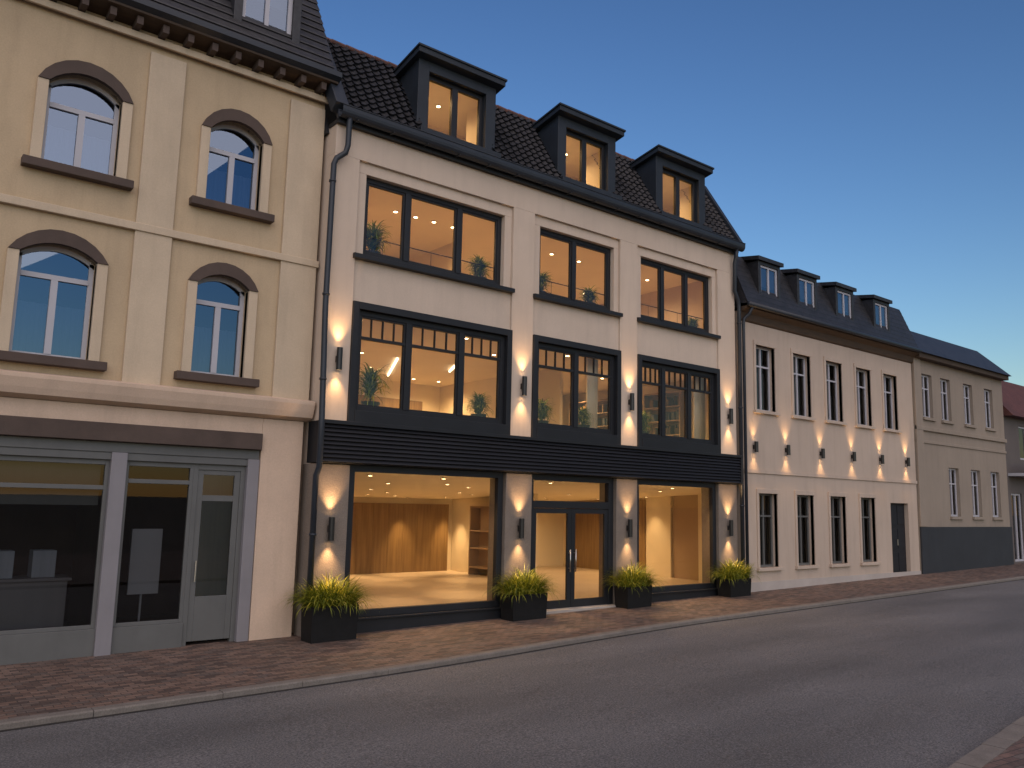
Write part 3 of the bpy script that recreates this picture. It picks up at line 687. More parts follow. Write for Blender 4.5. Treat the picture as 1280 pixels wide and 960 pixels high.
# ------------------------------------------------------------------ plants
def blade(b, base, az, length, lean, width, tone, droop=1.0, seg=6, lay=None, fold=0):
    d = Vector((math.cos(az), math.sin(az), 0)); side = Vector((-d.y, d.x, 0)); p = Vector(base); prev = None
    ang = lean; step = length/seg
    for k in range(seg+1):
        t = k/seg; wd = width * (1-t)**.6 * (.55+.9*min(t*3, .5)) if k < seg else .0008
        a = b.bm.verts.new(p - side*wd/2); c = b.bm.verts.new(p + side*wd/2)
        a[lay] = tone; c[lay] = tone
        if prev: b.bm.faces.new([prev[0], prev[1], c, a])
        prev = (a, c)
        ang += droop*(.06 + .34*t)*(6/seg)
        p = p + (d*math.sin(ang) + Vector((0, 0, math.cos(ang))))*step
def grass_mesh(w, d, z, n, seed):
    b = MB(); lay = b.bm.verts.layers.float.new('tone'); r = random.Random(seed)
    for i in range(n):
        x = r.uniform(-w/2, w/2)*.86; y = r.uniform(-d/2, d/2)*.8
        az = math.atan2(y*1.7 + r.gauss(0, .16), x + r.gauss(0, .22)) + r.gauss(0, .5)
        e_ = math.hypot(x/w, y/d)
        lean = min(1.25, abs(r.gauss(.06 + 1.15*e_, .22)))
        L_ = r.uniform(.45, .80) * (1.05 - .35*e_)
        tone = min(1, max(0, r.gauss(.45, .26) + .12*(L_-.6)))
        blade(b, (x, y, z), az, L_, lean, r.uniform(.015, .027), tone, r.uniform(.5, 1.2) + .9*e_, lay=lay)
    return b
def planter(x0, x1, y0, y1, hgt, label, seed, n=620, group='dark box planters with ornamental grass'):
    x, y = (x0+x1)/2, (y0+y1)/2; w, d = x1-x0, y1-y0; z = G(x)
    o = empty('planter', (x, y, z), label, 'planter', group)
    s = MB(); e = .018; t = .03
    def ring(hw, hd, zz): return [s.bm.verts.new((sx*hw, sy*hd, zz)) for sx, sy in ((-1, -1), (1, -1), (1, 1), (-1, 1))]
    rs = [ring(w/2-e, d/2-e, -.02), ring(w/2-e*.4, d/2-e*.4, hgt*.5), ring(w/2, d/2, hgt), ring(w/2-t, d/2-t, hgt), ring(w/2-t, d/2-t, hgt-.08)]
    for i in range(len(rs)-1):
        for k in range(4): s.bm.faces.new([rs[i][k], rs[i][(k+1) % 4], rs[i+1][(k+1) % 4], rs[i+1][k]])
    s.bm.faces.new(rs[0][::-1])
    s.build('planter_box', M['planter'], o, base=Vector((0, 0, 0)), bevel=.006)
    MB().box(-w/2+t, w/2-t, -d/2+t, d/2-t, hgt-.10, hgt-.05).build('soil', M['soil'], o, base=Vector((0, 0, 0)))
    grass_mesh(w, d, hgt-.06, n, seed).build('grass_tuft', M['grass'], o, base=Vector((0, 0, 0)), fixn=False)
    return o
planter(6.56, 7.46, -.50, -.06, .60, 'dark box planter of bushy grass on the pavement by the left drainpipe, the biggest', 1, 1350)
planter(11.0, 11.93, -.50, -.06, .52, 'dark box planter of yellow-green grass left of the entrance doors', 2, 1200)
planter(14.38, 15.22, -.50, -.06, .48, 'dark box planter of upright grass right of the entrance doors', 3, 1050)
planter(18.22, 19.12, -.50, -.06, .45, 'dark box planter of spreading grass at the right end of the house front', 4, 1050)

def palm(x, y, z, hgt, wid, pot, label, seed, group):
    o = empty('potted_plant', (x, y, z), label, 'potted plant', group)
    s = MB(); s.tube([(0, 0, 0), (0, 0, pot*.8), (0, 0, pot)], [pot*.62, pot*.82, pot*.86], 18); s.build('pot', M['black'], o, base=Vector((0, 0, 0)), smooth=False)
    b = MB(); lay = b.bm.verts.layers.float.new('tone'); r = random.Random(seed)
    nf = 26
    for i in range(nf):
        az = r.uniform(0, 6.283); rad = r.uniform(.0, .03); hh = (hgt-pot)*r.uniform(.06, .62)
        p = Vector((math.cos(az)*rad, math.sin(az)*rad, pot+hh)); 
        for k in range(11):
            blade(b, p + Vector((r.gauss(0, .03), r.gauss(0, .03), r.gauss(0, .03))), az + r.gauss(0, .9), wid*r.uniform(.42, .66), abs(r.gauss(.6, .38)), r.uniform(.030, .050),
                  min(1, max(0, r.gauss(.4, .28))), r.uniform(.8, 1.8), 5, lay)
    b.build('foliage', M['palm'], o, base=Vector((0, 0, 0)), fixn=False)
    s = MB()
    for k in range(5):
        az = k*1.26; s.tube([(0, 0, pot*.9), (math.cos(az)*.03, math.sin(az)*.03, pot+(hgt-pot)*.55)], [.012, .008], 6)
    s.build('stem', M['eave'], o, base=Vector((0, 0, 0)))
    return o
P2 = 'potted plants on the second-floor window sills'; P1 = 'potted plants on the first-floor window sills'
for a in ((7.93, .52, 7.17, .90, .75, .22, 'large leafy palm in a dark pot in the left pane of the top-left window', 21, P2),
          (10.62, .50, 7.17, .64, .55, .20, 'smaller leafy palm in the right pane of the top-left window', 22, P2),
          (12.42, .52, 7.17, .68, .6, .20, 'dim potted palm in the left pane of the top-middle window', 23, P2),
          (14.02, .50, 7.17, .62, .5, .20, 'potted palm in the right pane of the top-middle window', 24, P2),
          (18.02, .50, 7.17, .45, .4, .16, 'small potted plant in the right pane of the top-right window', 25, P2),
          (8.00, .42, 4.12, 1.02, .85, .22, 'biggest potted palm, in the left pane of the first-floor left window', 26, P1),
          (10.66, .42, 4.12, .66, .6, .20, 'potted palm in the right pane of the first-floor left window', 27, P1),
          (12.46, .42, 4.12, .72, .65, .20, 'potted palm in the left pane of the first-floor middle window', 28, P1),
          (13.78, .42, 4.12, .68, .5, .20, 'potted palm in the right pane of the first-floor middle window', 29, P1),
          (15.90, .42, 4.12, .72, .6, .20, 'potted palm in the left pane of the first-floor right window', 30, P1)):
    palm(*a)
s = MB()
for z, xa in ((7.14, 0), (4.08, 0)): pass
w = MB()
for i in range(3): w.box(OP[i][0], OP[i][1], .282, .72, 7.145, 7.168); w.box(BL[i]+.13, BR[i]-.13, .204, .66, 4.09, 4.118)
w.build('inner_sill', M['taupe'], h)

# ------------------------------------------------------------------ left neighbour: yellow house with arched windows over a shop
Y = .45
n_ = empty('yellow_house', (2.5, Y, G(2.5)), 'yellow-beige house at far left with arched windows above a grey shopfront', 'building')
def arch_pts(x0, x1, zs, rise, k=10):
    m = (x0+x1)/2; hw = (x1-x0)/2; Rr = (hw*hw + rise*rise)/(2*rise); a = math.asin(hw/Rr)
    return [(m + Rr*math.sin(t), zs + rise - Rr + Rr*math.cos(t)) for t in [-a + 2*a*i/k for i in range(k+1)]]
wins = []
for (x0, x1) in ((1.95, 3.05), (4.52, 5.50)): wins.append((x0, x1, 7.60, 8.95, .26))
for (x0, x1) in ((1.80, 2.90), (4.50, 5.42)): wins.append((x0, x1, 4.52, 6.12, .20))
for c in (-.6, -3.2): wins.append((c-.5, c+.5, 7.60, 8.95, .26)); wins.append((c-.5, c+.5, 4.52, 6.12, .20))
XA, XB = -5.0, 6.70
w = MB()
def wallrow(b, z0, z1, lst, T0, T1):
    lst = sorted(lst); x = XA
    for (a, c, zs, ze, ri) in lst:
        b.box(x, a, T0, T1, z0, z1); b.box(a, c, T0, T1, z0, zs)
        pts = arch_pts(a, c, ze, ri)
        for i in range(len(pts)-1):
            (xa, za), (xb, zb) = pts[i], pts[i+1]
            b.hexa([(xa, T0, za), (xb, T0, zb), (xb, T1, zb), (xa, T1, za), (xa, T0, z1), (xb, T0, z1), (xb, T1, z1), (xa, T1, z1)])
        x = c
    b.box(x, XB, T0, T1, z0, z1)
up = [q for q in wins if q[2] > 7]; lo = [q for q in wins if q[2] < 7]
wallrow(w, 6.95, 10.35, up, Y, Y+.4); wallrow(w, 4.20, 6.95, lo, Y, Y+.4)
bmesh.ops.remove_doubles(w.bm, verts=w.bm.verts[:], dist=.0005)
w.build('wall', M['beige'], n_)
w = MB(); w.box(XA, XB, Y+.4, 10, 4.2, 10.35); w.bm.faces.ensure_lookup_table()
w = MB(); w.box(XB-.25, XB, Y+.4, 10, 0, 10.35); w.build('side_wall', M['beige'], n_)
# pilaster strips, string courses, cornice
w = MB()
for (a, c) in ((3.42, 4.02), (5.98, XB-.01)): w.box(a, c, Y-.06, Y-.002, 4.20, 10.0)
w.box(XA, XB+.02, Y-.09, Y-.002, 6.80, 6.93); w.box(XA, XB+.02, Y-.12, Y-.062, 10.12, 10.24)
w.build('pilaster_strip', M['beige_trim'], n_, bevel=.01)
w = MB()
w.prism_x([(Y-.005, 3.84), (Y-.22, 3.9), (Y-.26, 4.0), (Y-.30, 4.14), (Y-.30, 4.2), (Y-.005, 4.26)], XA, XB+.01)
w.build('shop_cornice', M['peach'], n_, bevel=.005)
w = MB(); w.box(XA, 5.82, Y-.14, Y+.2, 3.27, 3.56); w.build('shop_lintel', M['brown'], n_, bevel=.01)
MB().box(XA, 5.838, Y-.05, Y+.3, 3.562, 3.838).build('plaster_band', M['peach'], n_, bevel=.006)
w = MB(); w.box(5.84, XB-.08, Y-.05, Y+.6, -.1, 3.84); w.build('pier', M['peach'], n_, bevel=.01)
for (x0, x1, z0, ze, ri) in wins:
    # surround with keyed arch, sill, frame, panes
    sr = MB(); bw = .16
    sr.box(x0-bw, x0, Y-.07, Y+.12, z0, ze); sr.box(x1, x1+bw, Y-.07, Y+.12, z0, ze); sr.box(x0-bw, x1+bw, Y+.06, Y+.12, z0-.05, z0)
    s0 = sr.build('window_surround', M['beige_trim'], n_, bevel=.008)
    s = MB(); ip = arch_pts(x0, x1, ze, ri); op = arch_pts(x0-bw, x1+bw, ze, ri+.22)
    for i in range(len(ip)-1):
        (xa, za), (xb, zb) = ip[i], ip[i+1]; (xc, zc), (xd, zd) = op[i], op[i+1]
        s.hexa([(xa, Y-.09, za), (xb, Y-.09, zb), (xb, Y+.12, zb), (xa, Y+.12, za), (xc, Y-.09, zc), (xd, Y-.09, zd), (xd, Y+.12, zd), (xc, Y+.12, zc)])
    s.build('arch_head', M['brown'], s0)
    MB().box(x0-.26, x1+.26, Y-.17, Y+.15, z0-.14, z0).build('window_sill', M['brown'], s0, bevel=.01)
    f = MB(); fy = Y+.17; t = .07
    f.box(x0, x0+t, fy, fy+.06, z0, ze+.02); f.box(x1-t, x1, fy, fy+.06, z0, ze+.02); f.box(x0+t, x1-t, fy, fy+.06, z0, z0+t)
    f.box((x0+x1)/2-.05, (x0+x1)/2+.05, fy-.01, fy+.06, z0+t, ze-.34); f.box(x0+t, x1-t, fy-.012, fy+.06, ze-.34, ze-.26)
    i2 = arch_pts(x0, x1, ze, ri); 
    for i in range(len(i2)-1):
        (xa, za), (xb, zb) = i2[i], i2[i+1]
        f.hexa([(xa, fy, za-t), (xb, fy, zb-t), (xb, fy+.06, zb-t), (xa, fy+.06, za-t), (xa, fy, za), (xb, fy, zb), (xb, fy+.06, zb), (xa, fy+.06, za)])
    f.build('window_frame', M['white_frame'], s0)
    g = MB(); pts = [(x0, z0), (x1, z0)] + [(p[0], p[1]-.01) for p in arch_pts(x0, x1, ze, ri)][::-1]
    vs = [g.bm.verts.new((px, fy+.03, pz)) for px, pz in pts]; g.bm.faces.new(vs); g.build('pane', M['oldglass'], s0, fixn=False)
    c = MB(); k = 24
    for j in range(k):
        xa = x0 + (x1-x0)*j/k; xb = x0 + (x1-x0)*(j+1)/k; ya = fy+.12+.02*math.sin(j*1.7); yb = fy+.12+.02*math.sin((j+1)*1.7)
        c.quad((xa, ya, z0), (xb, yb, z0), (xb, yb, z0+(ze-z0)*.55), (xa, ya, z0+(ze-z0)*.55))
    c.build('net_curtain', M['curtain'], s0)
w = MB(); w.box(XA, XB-.26, Y+.75, Y+.85, 4.2, 10.2); w.build('inner_wall', M['dark_room'], n_)
# shopfront
w = MB(); w.box(XA, 5.82, Y-.02, Y+.2, 3.10, 3.268); w.box(XA, 5.82, Y+.0, Y+.18, 2.98, 3.10); w.build('fascia', M['fascia'], n_, bevel=.008)
for (a, c) in ((3.38, 3.62), (5.62, 5.83), (.2, .42)):
    MB().box(a, c, Y-.04, Y+.22, -.15, 3.10).build('shopfront_post', M['grey_frame'], n_, bevel=.01)
def shopbay(a, c, door=None, trans=2.5):
    s = MB(); s.box(a, c, Y+.02, Y+.2, -.2, .34); s.box(a, a+.06, Y+.06, Y+.14, .34, 2.98); s.box(c-.06, c, Y+.06, Y+.14, .34, 2.98)
    s.box(a+.06, c-.06, Y+.06, Y+.14, .34, .40); s.box(a+.06, c-.06, Y+.06, Y+.14, 2.9, 2.98); s.box(a+.06, c-.06, Y+.055, Y+.14, trans, trans+.07)
    m = s.build('display_window', M['fascia'], n_, bevel=.005)
    MB().quad((a+.06, Y+.1, .4), (c-.06, Y+.1, .4), (c-.06, Y+.1, 2.9), (a+.06, Y+.1, 2.9)).build('pane', M['darkglass'], m, fixn=False)
shopbay(.42, 3.38); shopbay(3.62, 4.72, trans=2.62); shopbay(-4.9, .2)
# recessed door in the second bay
s = MB(); s.box(4.72, 4.80, Y+.06, Y+.16, -.1, 2.98); s.box(5.54, 5.62, Y+.06, Y+.16, -.1, 2.98); s.box(4.80, 5.54, Y+.06, Y+.16, 2.88, 2.98)
s.box(4.80, 4.90, Y+.08, Y+.14, .02, 2.88); s.box(5.44, 5.54, Y+.08, Y+.14, .02, 2.88); s.box(4.90, 5.44, Y+.08, Y+.14, .02, .75); s.box(4.90, 5.44, Y+.08, Y+.14, 2.35, 2.45); s.box(4.90, 5.44, Y+.08, Y+.14, 2.8, 2.88)
d = s.build('shop_door', M['fascia'], n_, bevel=.005)
MB().quad((4.9, Y+.11, .75), (5.44, Y+.11, .75), (5.44, Y+.11, 2.8), (4.9, Y+.11, 2.8)).build('pane', M['darkglass'], d, fixn=False)
MB().tube([(4.86, Y+.03, 1.0), (4.86, Y+.03, 1.35)], .014, 8).build('handle', M['steel'], d)
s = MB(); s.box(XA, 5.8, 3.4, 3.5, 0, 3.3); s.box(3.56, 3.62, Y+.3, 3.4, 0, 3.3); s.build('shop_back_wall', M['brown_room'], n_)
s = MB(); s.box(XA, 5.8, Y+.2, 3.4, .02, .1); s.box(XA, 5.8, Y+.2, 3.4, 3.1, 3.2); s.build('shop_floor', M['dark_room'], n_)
s = MB(); s.box(.6, 3.3, Y+.25, Y+.27, 2.25, 2.9); s.build('roller_blind', M['fascia'], n_)
# things in the dim shop
s = MB()
s.box(1.9, 3.1, 1.35, 1.95, .1, 1.02); s.box(1.85, 3.15, 1.3, 2.0, 1.02, 1.07)
tag(s.build('counter', M['grey_frame'], None, base=Vector((2.5, 1.6, .1)), bevel=.01), 'grey counter inside the dim shop behind the far-left display window', 'counter')
for k, (xx, lab) in enumerate(((2.15, 'left pale carton on the counter in the dim shop'), (2.75, 'right pale carton on the counter in the dim shop'))):
    s = MB(); s.box(xx-.17, xx+.17, 1.45, 1.8, 1.072, 1.5); s.box(xx-.02, xx+.02, 1.445, 1.805, 1.4, 1.504)
    tag(s.build('carton', M['curtain'], None, base=Vector((xx, 1.6, 1.072)), bevel=.006), lab, 'box', 'cartons in the dim shop')
s = MB(); s.box(4.0, 4.55, 1.2, 1.6, .1, .16); s.tube([(4.27, 1.4, .16), (4.27, 1.4, 1.0)], .02); s.box(4.02, 4.52, 1.3, 1.36, .75, 1.85)
tag(s.build('display_stand', M['white_frame'], None, base=Vector((4.27, 1.4, .1))), 'pale display board on a stand behind the glass next to the dim shop door', 'display stand')
# roof, eaves and dormer
w = MB(); w.prism_x([(Y+.1, 10.35), (Y-.42, 10.42), (Y-.42, 10.54), (Y+.1, 10.6)], XA, XB+.06); w.build('eaves', M['eave'], n_, bevel=.01)
for k in range(28):
    xx = XB - .2 - k*.42
    if xx > XA: MB().box(xx-.05, xx+.05, Y-.34, Y-.02, 10.26, 10.40).build('bracket', M['brown'], n_)
w = MB(); w.prism_x([(Y-.52, 10.62), (Y-.52, 10.52), (Y-.40, 10.45), (Y+.1, 10.5), (Y+.1, 10.6), (Y-.36, 10.6), (Y-.48, 10.62)], XA, XB+.08); w.build('gutter', M['zinc'], n_)
w = MB(); w.prism_x([(Y-.38, 10.58), (Y+1.0, 13.2), (6, 13.6), (6, 10.58)], XA, XB+.02)
r2 = w.build('roof', M['slate'], n_)
s = MB()
for k in range(13):
    t = k/13; yy = Y-.38 + 1.38*t; zz = 10.58 + 2.62*t
    s.prism_x([(yy-.03, zz+.005), (yy-.025, zz+.03), (yy+.11, zz+.22), (yy+.12, zz+.2)], XA, XB+.015)
s.build('slate_courses', M['slate'], r2)
s = MB(); a, c = 4.75, 6.05
s.box(a, a+.16, Y-.12, Y+.9, 10.85, 12.3); s.box(c-.16, c, Y-.12, Y+.9, 10.85, 12.3); s.box(a+.16, c-.16, Y-.12, Y+.9, 10.85, 11.0); s.box(a-.1, c+.1, Y-.22, Y+1.0, 12.3, 12.42)
d = s.build('dormer', M['slate'], n_, bevel=.01)
s = MB(); s.box(a+.16, a+.24, Y-.04, Y+.04, 11.0, 12.3); s.box(c-.24, c-.16, Y-.04, Y+.04, 11.0, 12.3); s.box((a+c)/2-.04, (a+c)/2+.04, Y-.04, Y+.04, 11.0, 12.3); s.box(a+.24, c-.24, Y-.038, Y+.038, 11.0, 11.08)
s.build('window_frame', M['white_frame'], d)
MB().quad((a+.16, Y, 11.0), (c-.16, Y, 11.0), (c-.16, Y, 12.3), (a+.16, Y, 12.3)).build('pane', M['oldglass'], d, fixn=False)
MB().box(a+.17, c-.17, Y+.3, Y+.32, 11.0, 12.3).build('net_curtain', M['curtain'], d)

# ------------------------------------------------------------------ right neighbours
def rect_wall(b, XA, XB, z0, z1, holes, y0, y1):
    """wall with rectangular holes; holes = (x0,x1,za,zb); rows must not overlap partly"""
    holes = sorted(holes)
    xs_ = sorted(set([XA, XB] + [q for h_ in holes for q in h_[:2]]))
    for i in range(len(xs_)-1):
        a, c = xs_[i], xs_[i+1]; m = (a+c)/2; z = z0
        for h_ in sorted([q for q in holes if q[0] < m < q[1]], key=lambda q: q[2]):
            b.box(a, c, y0, y1, z, h_[2]); z = h_[3]
        b.box(a, c, y0, y1, z, z1)
    bmesh.ops.remove_doubles(b.bm, verts=b.bm.verts[:], dist=.0005)
r1 = empty('cream_house', (24.5, 0, G(24.5)), 'long cream house with slate roof, four small dormers and glowing wall lamps', 'building')
XA, XB = 19.42, 29.62
cs = (20.66, 22.55, 24.38, 26.20, 28.0)
hu = [(c-.47, c+.47, 5.22, 7.12) for c in cs]
hg = [(c-.45, c+.45, .80, 2.86) for c in cs[:4]] + [(27.72, 28.95, .25, 2.72)]
w = MB(); rect_wall(w, XA, XB, -.1, 8.0, hu + hg, 0, .35); w.build('wall', M['cream'], r1)
for i, c in enumerate(cs):
    MB().box(c-.46, c+.46, .34, .36, 5.22, (6.4, 7.12, 6.1, 7.12, 7.12)[i]).build('blind', M['curtain2'], r1)
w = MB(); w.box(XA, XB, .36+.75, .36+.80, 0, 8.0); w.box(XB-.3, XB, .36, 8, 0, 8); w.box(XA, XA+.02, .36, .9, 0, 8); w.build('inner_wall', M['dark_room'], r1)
w = MB(); w.box(XA, XB, -.03, -.002, -.1, .42); w.build('plinth', mat('pale_plinth', (.40, .36, .33), .85, var=.1, bump=.3), r1)
MB().box(XA, XB, -.04, -.002, 3.42, 3.52).build('string_course', M['cream'], r1)
w = MB(); w.prism_x([(0, 7.72), (-.06, 7.76), (-.10, 7.95), (-.28, 8.05), (-.30, 8.18), (0, 8.2)], XA, XB+.05); w.build('cornice', M['eave'], r1)
for i, (x0, x1, z0, z1) in enumerate(hu + hg[:4]):
    s = MB(); t = .10
    s.box(x0-t, x0, -.035, .1, z0, z1); s.box(x1, x1+t, -.035, .1, z0, z1); s.box(x0-t, x1+t, -.04, .1, z1, z1+.13); s.box(x0-t-.04, x1+t+.04, -.09, .1, z0-.09, z0)
    sr = s.build('window_surround', M['cream'], r1, bevel=.006)
    s = MB(); fy = .16; f = .06
    fm = M['white_frame'] if z0 > 4 else M['fascia']
    s.box(x0, x0+f, fy, fy+.06, z0, z1); s.box(x1-f, x1, fy, fy+.06, z0, z1); s.box(x0+f, x1-f, fy, fy+.06, z0, z0+f); s.box(x0+f, x1-f, fy, fy+.06, z1-f, z1)
    s.box((x0+x1)/2-.03, (x0+x1)/2+.03, fy-.008, fy+.06, z0+f, z1-f); s.box(x0+f, x1-f, fy-.012, fy+.06, z0+(z1-z0)*.68, z0+(z1-z0)*.68+.05)
    s.build('window_frame', fm, sr)
    MB().quad((x0, fy+.03, z0), (x1, fy+.03, z0), (x1, fy+.03, z1), (x0, fy+.03, z1)).build('pane', M['darkglass'], sr, fixn=False)
s = MB(); x0, x1, z0, z1 = hg[4]
s.box(x0, x1, .14, .2, z0, z1)
for k in range(2):
    for q in range(3):
        xa = x0 + .08 + k*(x1-x0)/2; s.box(xa, xa+(x1-x0)/2-.16, .125, .14, z0+.15+q*.8, z0+.8+q*.8)
d = s.build('door', M['board'], r1, bevel=.006); MB().tube([(28.28, .08, 1.3), (28.28, .08, 1.5)], .015, 8).build('handle', M['steel'], d)
w = MB(); w.prism_x([(-.30, 8.18), (.35, 9.75), (1.0, 9.9), (8, 10.0), (8, 8.1), (-.30, 8.1)], XA, XB); rr1 = w.build('roof', M['slate'], r1)
s = MB()
for k in range(9):
    t = k/9; yy = -.30 + .65*t; zz = 8.18 + 1.57*t
    s.prism_x([(yy-.03, zz+.005), (yy-.025, zz+.03), (yy+.05, zz+.19), (yy+.06, zz+.17)], XA, XB)
s.build('slate_courses', M['slate'], rr1)
for c in (20.75, 22.75, 24.95, 27.35):
    s = MB(); a, b_ = c-.55, c+.55
    s.box(a, a+.12, -.16, .5, 8.5, 9.6); s.box(b_-.12, b_, -.16, .5, 8.5, 9.6); s.box(a+.12, b_-.12, -.16, .5, 8.5, 8.62); s.box(a+.12, b_-.12, -.16, .5, 9.5, 9.6)
    s.prism_x([(-.24, 9.6), (-.24, 9.72), (.7, 9.86), (.7, 9.74)], a-.08, b_+.08)
    d = s.build('dormer', M['slate'], r1, bevel=.008)
    s = MB(); s.box(a+.12, a+.18, -.12, -.06, 8.62, 9.5); s.box(b_-.18, b_-.12, -.12, -.06, 8.62, 9.5); s.box(c-.03, c+.03, -.12, -.06, 8.62, 9.5); s.box(a+.18, b_-.18, -.118, -.062, 8.62, 8.68); s.box(a+.18, b_-.18, -.118, -.062, 9.44, 9.5)
    s.build('window_frame', M['white_frame'], d)
    MB().quad((a+.12, -.09, 8.62), (b_-.12, -.09, 8.62), (b_-.12, -.09, 9.5), (a+.12, -.09, 9.5)).build('pane', M['oldglass'], d, fixn=False)
    MB().box(a+.13, b_-.13, -.04, -.02, 8.62, 9.5).build('net_curtain', M['curtain'], d)
w = MB(); w.tube([(XA, -.36, 8.14), (XB, -.36, 8.14)], .07, 10); w.build('gutter', M['zinc'], r1, smooth=True)
w = MB(); w.tube([(19.62, -.34, 8.1), (19.60, -.25, 7.9), (19.50, -.13, 7.75), (19.49, -.12, 7.6), (19.49, -.12, .1)], .045, 10); w.build('drainpipe', M['zinc'], r1, smooth=True)
lx = (20.02, 21.60, 23.46, 25.30, 27.10, 28.90)
ln = ('nearest the drainpipes', 'between its first and second windows', 'between its second and third windows', 'between its third and fourth windows', 'between its fourth and fifth windows', 'beside its far corner above the dark door')
for x, q in zip(lx, ln):
    wall_lamp(x, 4.15, 'small black wall lamp on the cream house ' + q, 62, 0, 'wall lamps on the cream neighbouring house', hh=.3)

r2_ = empty('tan_house', (33.5, 0, G(33.5)), 'tan rendered house with dark plinth second to the right of the middle house', 'building')
XA, XB = 29.66, 37.5
hu = [(c-.4, c+.4, 5.85, 7.45) for c in (30.75, 32.25, 34.2, 36.1)]; hg = [(c-.42, c+.42, 2.30, 4.10) for c in (32.6, 34.5, 36.3)]
w = MB(); rect_wall(w, XA, XB, 0, 8.0, hu + hg, -.02, .35); w.build('wall', M['tan'], r2_)
w = MB(); w.box(XA+.01, XB+.01, -.08, -.022, .1, 1.92); w.build('plinth', M['plinth'], r2_)
w = MB(); w.box(XA, XB, -.10, -.022, 5.35, 5.5); w.box(XA, XA+.5, -.09, -.022, 1.93, 7.98); w.box(XA, XB, -.06, -.022, 4.9, 5.0); w.build('string_course', M['tan'], r2_, bevel=.01)
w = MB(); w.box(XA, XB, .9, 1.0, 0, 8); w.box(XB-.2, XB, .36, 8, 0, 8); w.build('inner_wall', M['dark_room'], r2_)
for (x0, x1, z0, z1) in hu + hg:
    s = MB(); fy = .10; f = .07
    s.box(x0, x0+f, fy, fy+.06, z0, z1); s.box(x1-f, x1, fy, fy+.06, z0, z1); s.box(x0+f, x1-f, fy, fy+.06, z0, z0+f); s.box(x0+f, x1-f, fy, fy+.06, z1-f, z1); s.box((x0+x1)/2-.035, (x0+x1)/2+.035, fy-.008, fy+.06, z0+f, z1-f)
    s.box(x0+f, x1-f, fy-.006, fy+.05, z0+(z1-z0)*.66, z0+(z1-z0)*.66+.05)
    fr = s.build('window', M['white_frame'], r2_)
    MB().quad((x0, fy+.03, z0), (x1, fy+.03, z0), (x1, fy+.03, z1), (x0, fy+.03, z1)).build('pane', M['darkglass'], fr, fixn=False)
    MB().box(x0-.08, x1+.08, -.10, .1, z0-.1, z0).build('window_sill', M['tan'], fr)
w = MB(); w.box(XA, XB+.02, -.3, .4, 7.95, 8.12); w.build('eaves', M['eave'], r2_)
w = MB(); w.prism_x([(-.4, 8.12), (.9, 9.35), (6, 9.6), (6, 8.12)], XA, XB+.1); w.build('roof', M['slate'], r2_)
r3 = empty('red_roofed_house', (41, 0, G(41)), 'red-tiled house with a pale balcony, cut off by the right edge', 'building')
w = MB(); rect_wall(w, 37.7, 46, 0, 6.6, [(39.2, 41.0, 4.75, 6.2), (42, 43.5, 4.75, 6.2), (38.0, 39.1, .5, 3.3), (40, 42, 1.2, 3.3)], .05, .35); w.build('wall', mat('dull_brown_render', (.11, .095, .088), .9, var=.1, bump=.2), r3)
w = MB(); w.box(37.7, 46, 1.2, 1.3, 0, 6.6); w.build('inner_wall', M['dark_room'], r3)
w = MB(); w.prism_x([(-.35, 6.5), (1.3, 8.5), (7, 8.5), (7, 6.5)], 37.62, 46); w.build('roof', M['redroof'], r3)
w = MB(); w.box(37.8, 46, -.7, .05, 4.0, 4.12); w.box(37.8, 46, -.72, -.68, 4.12, 4.6); w.build('balcony', M['white_frame'], r3)
for (x0, x1, z0, z1) in ((39.2, 41.0, 4.75, 6.2), (42, 43.5, 4.75, 6.2), (38.0, 39.1, .5, 3.3), (40, 42, 1.2, 3.3)):
    s = MB(); f = .08
    s.box(x0, x0+f, .12, .2, z0, z1); s.box(x1-f, x1, .12, .2, z0, z1); s.box(x0+f, x1-f, .12, .2, z0, z0+f); s.box(x0+f, x1-f, .12, .2, z1-f, z1); s.box((x0+x1)/2-.04, (x0+x1)/2+.04, .11, .2, z0+f, z1-f)
    fr = s.build('window', M['white_frame'], r3)
    MB().quad((x0, .16, z0), (x1, .16, z0), (x1, .16, z1), (x0, .16, z1)).build('pane', M['darkglass'], fr, fixn=False)

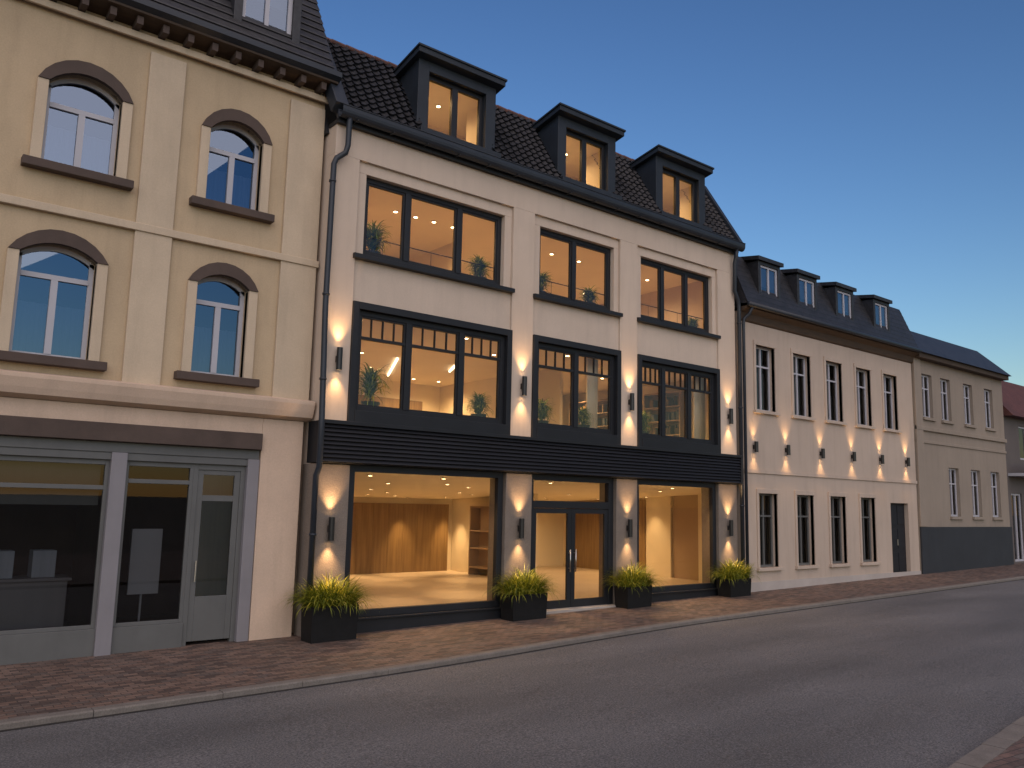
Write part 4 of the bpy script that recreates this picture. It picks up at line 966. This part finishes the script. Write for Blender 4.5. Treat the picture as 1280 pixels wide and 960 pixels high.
# ------------------------------------------------------------------ camera
cd = bpy.data.cameras.new('camera'); cam = bpy.data.objects.new('camera', cd); col.objects.link(cam); sc.camera = cam
F_, PI_, RO_, AZ_ = 1037.77529, 0.141453993, 0.0230212993, 0.894688842
cp, sp, cr, sr_ = math.cos(PI_), math.sin(PI_), math.cos(RO_), math.sin(RO_)
Wm = Matrix(((math.sin(AZ_), math.cos(AZ_), 0), (-math.cos(AZ_), math.sin(AZ_), 0), (0, 0, 1)))
R0 = Matrix(((1, 0, 0), (0, 0, -1), (0, 1, 0))); Rp = Matrix(((1, 0, 0), (0, cp, -sp), (0, sp, cp))); Rr = Matrix(((cr, -sr_, 0), (sr_, cr, 0), (0, 0, 1)))
rot = (Wm @ Rp @ R0 @ Rr)
cam.matrix_world = Matrix.Translation((0, -14.0, 2.45)) @ rot.to_4x4()
cd.sensor_fit = 'HORIZONTAL'; cd.sensor_width = 36; cd.lens = F_/1280*36; cd.clip_start = .1; cd.clip_end = 3000

# ------------------------------------------------------------------ dusk light: low sun glow behind the camera, Nishita sky
SUN_EL, SUN_AZ = 16.8, 207.0
wd = bpy.data.worlds.new('World'); sc.world = wd; wd.use_nodes = True
N = wd.node_tree.nodes; L = wd.node_tree.links
sky = N.new('ShaderNodeTexSky'); sky.sky_type = 'NISHITA'; sky.sun_disc = False
sky.sun_elevation = R(SUN_EL); sky.sun_rotation = R(SUN_AZ); sky.air_density = 1.57; sky.dust_density = 0.0; sky.ozone_density = 4.38
bg = N['Background']; bg.inputs['Strength'].default_value = .0607
gm = N.new('ShaderNodeGamma'); gm.inputs['Gamma'].default_value = 1.45      # deeper blue overhead, paler towards the roofs
tn = N.new('ShaderNodeMix'); tn.data_type = 'RGBA'; tn.blend_type = 'MULTIPLY'; tn.inputs['Factor'].default_value = 1; tn.inputs['B'].default_value = (1.06, .96, 1.05, 1)
L.new(sky.outputs[0], gm.inputs['Color']); L.new(gm.outputs[0], tn.inputs['A']); L.new(tn.outputs['Result'], bg.inputs['Color'])
sl_ = bpy.data.lights.new('sun', 'SUN'); sl_.energy = 2.35; sl_.angle = R(90); sl_.color = (1, .79, .65)
so = bpy.data.objects.new('sun', sl_); col.objects.link(so)
az = R(SUN_AZ); el = R(48)
dv = Vector((math.sin(az)*math.cos(el), math.cos(az)*math.cos(el), math.sin(el)))
so.rotation_euler = dv.to_track_quat('Z', 'Y').to_euler()
sc.view_settings.view_transform = 'Standard'; sc.view_settings.look = 'None'; sc.view_settings.gamma = 1; sc.view_settings.exposure = 0.0
sc.view_settings.use_curve_mapping = False
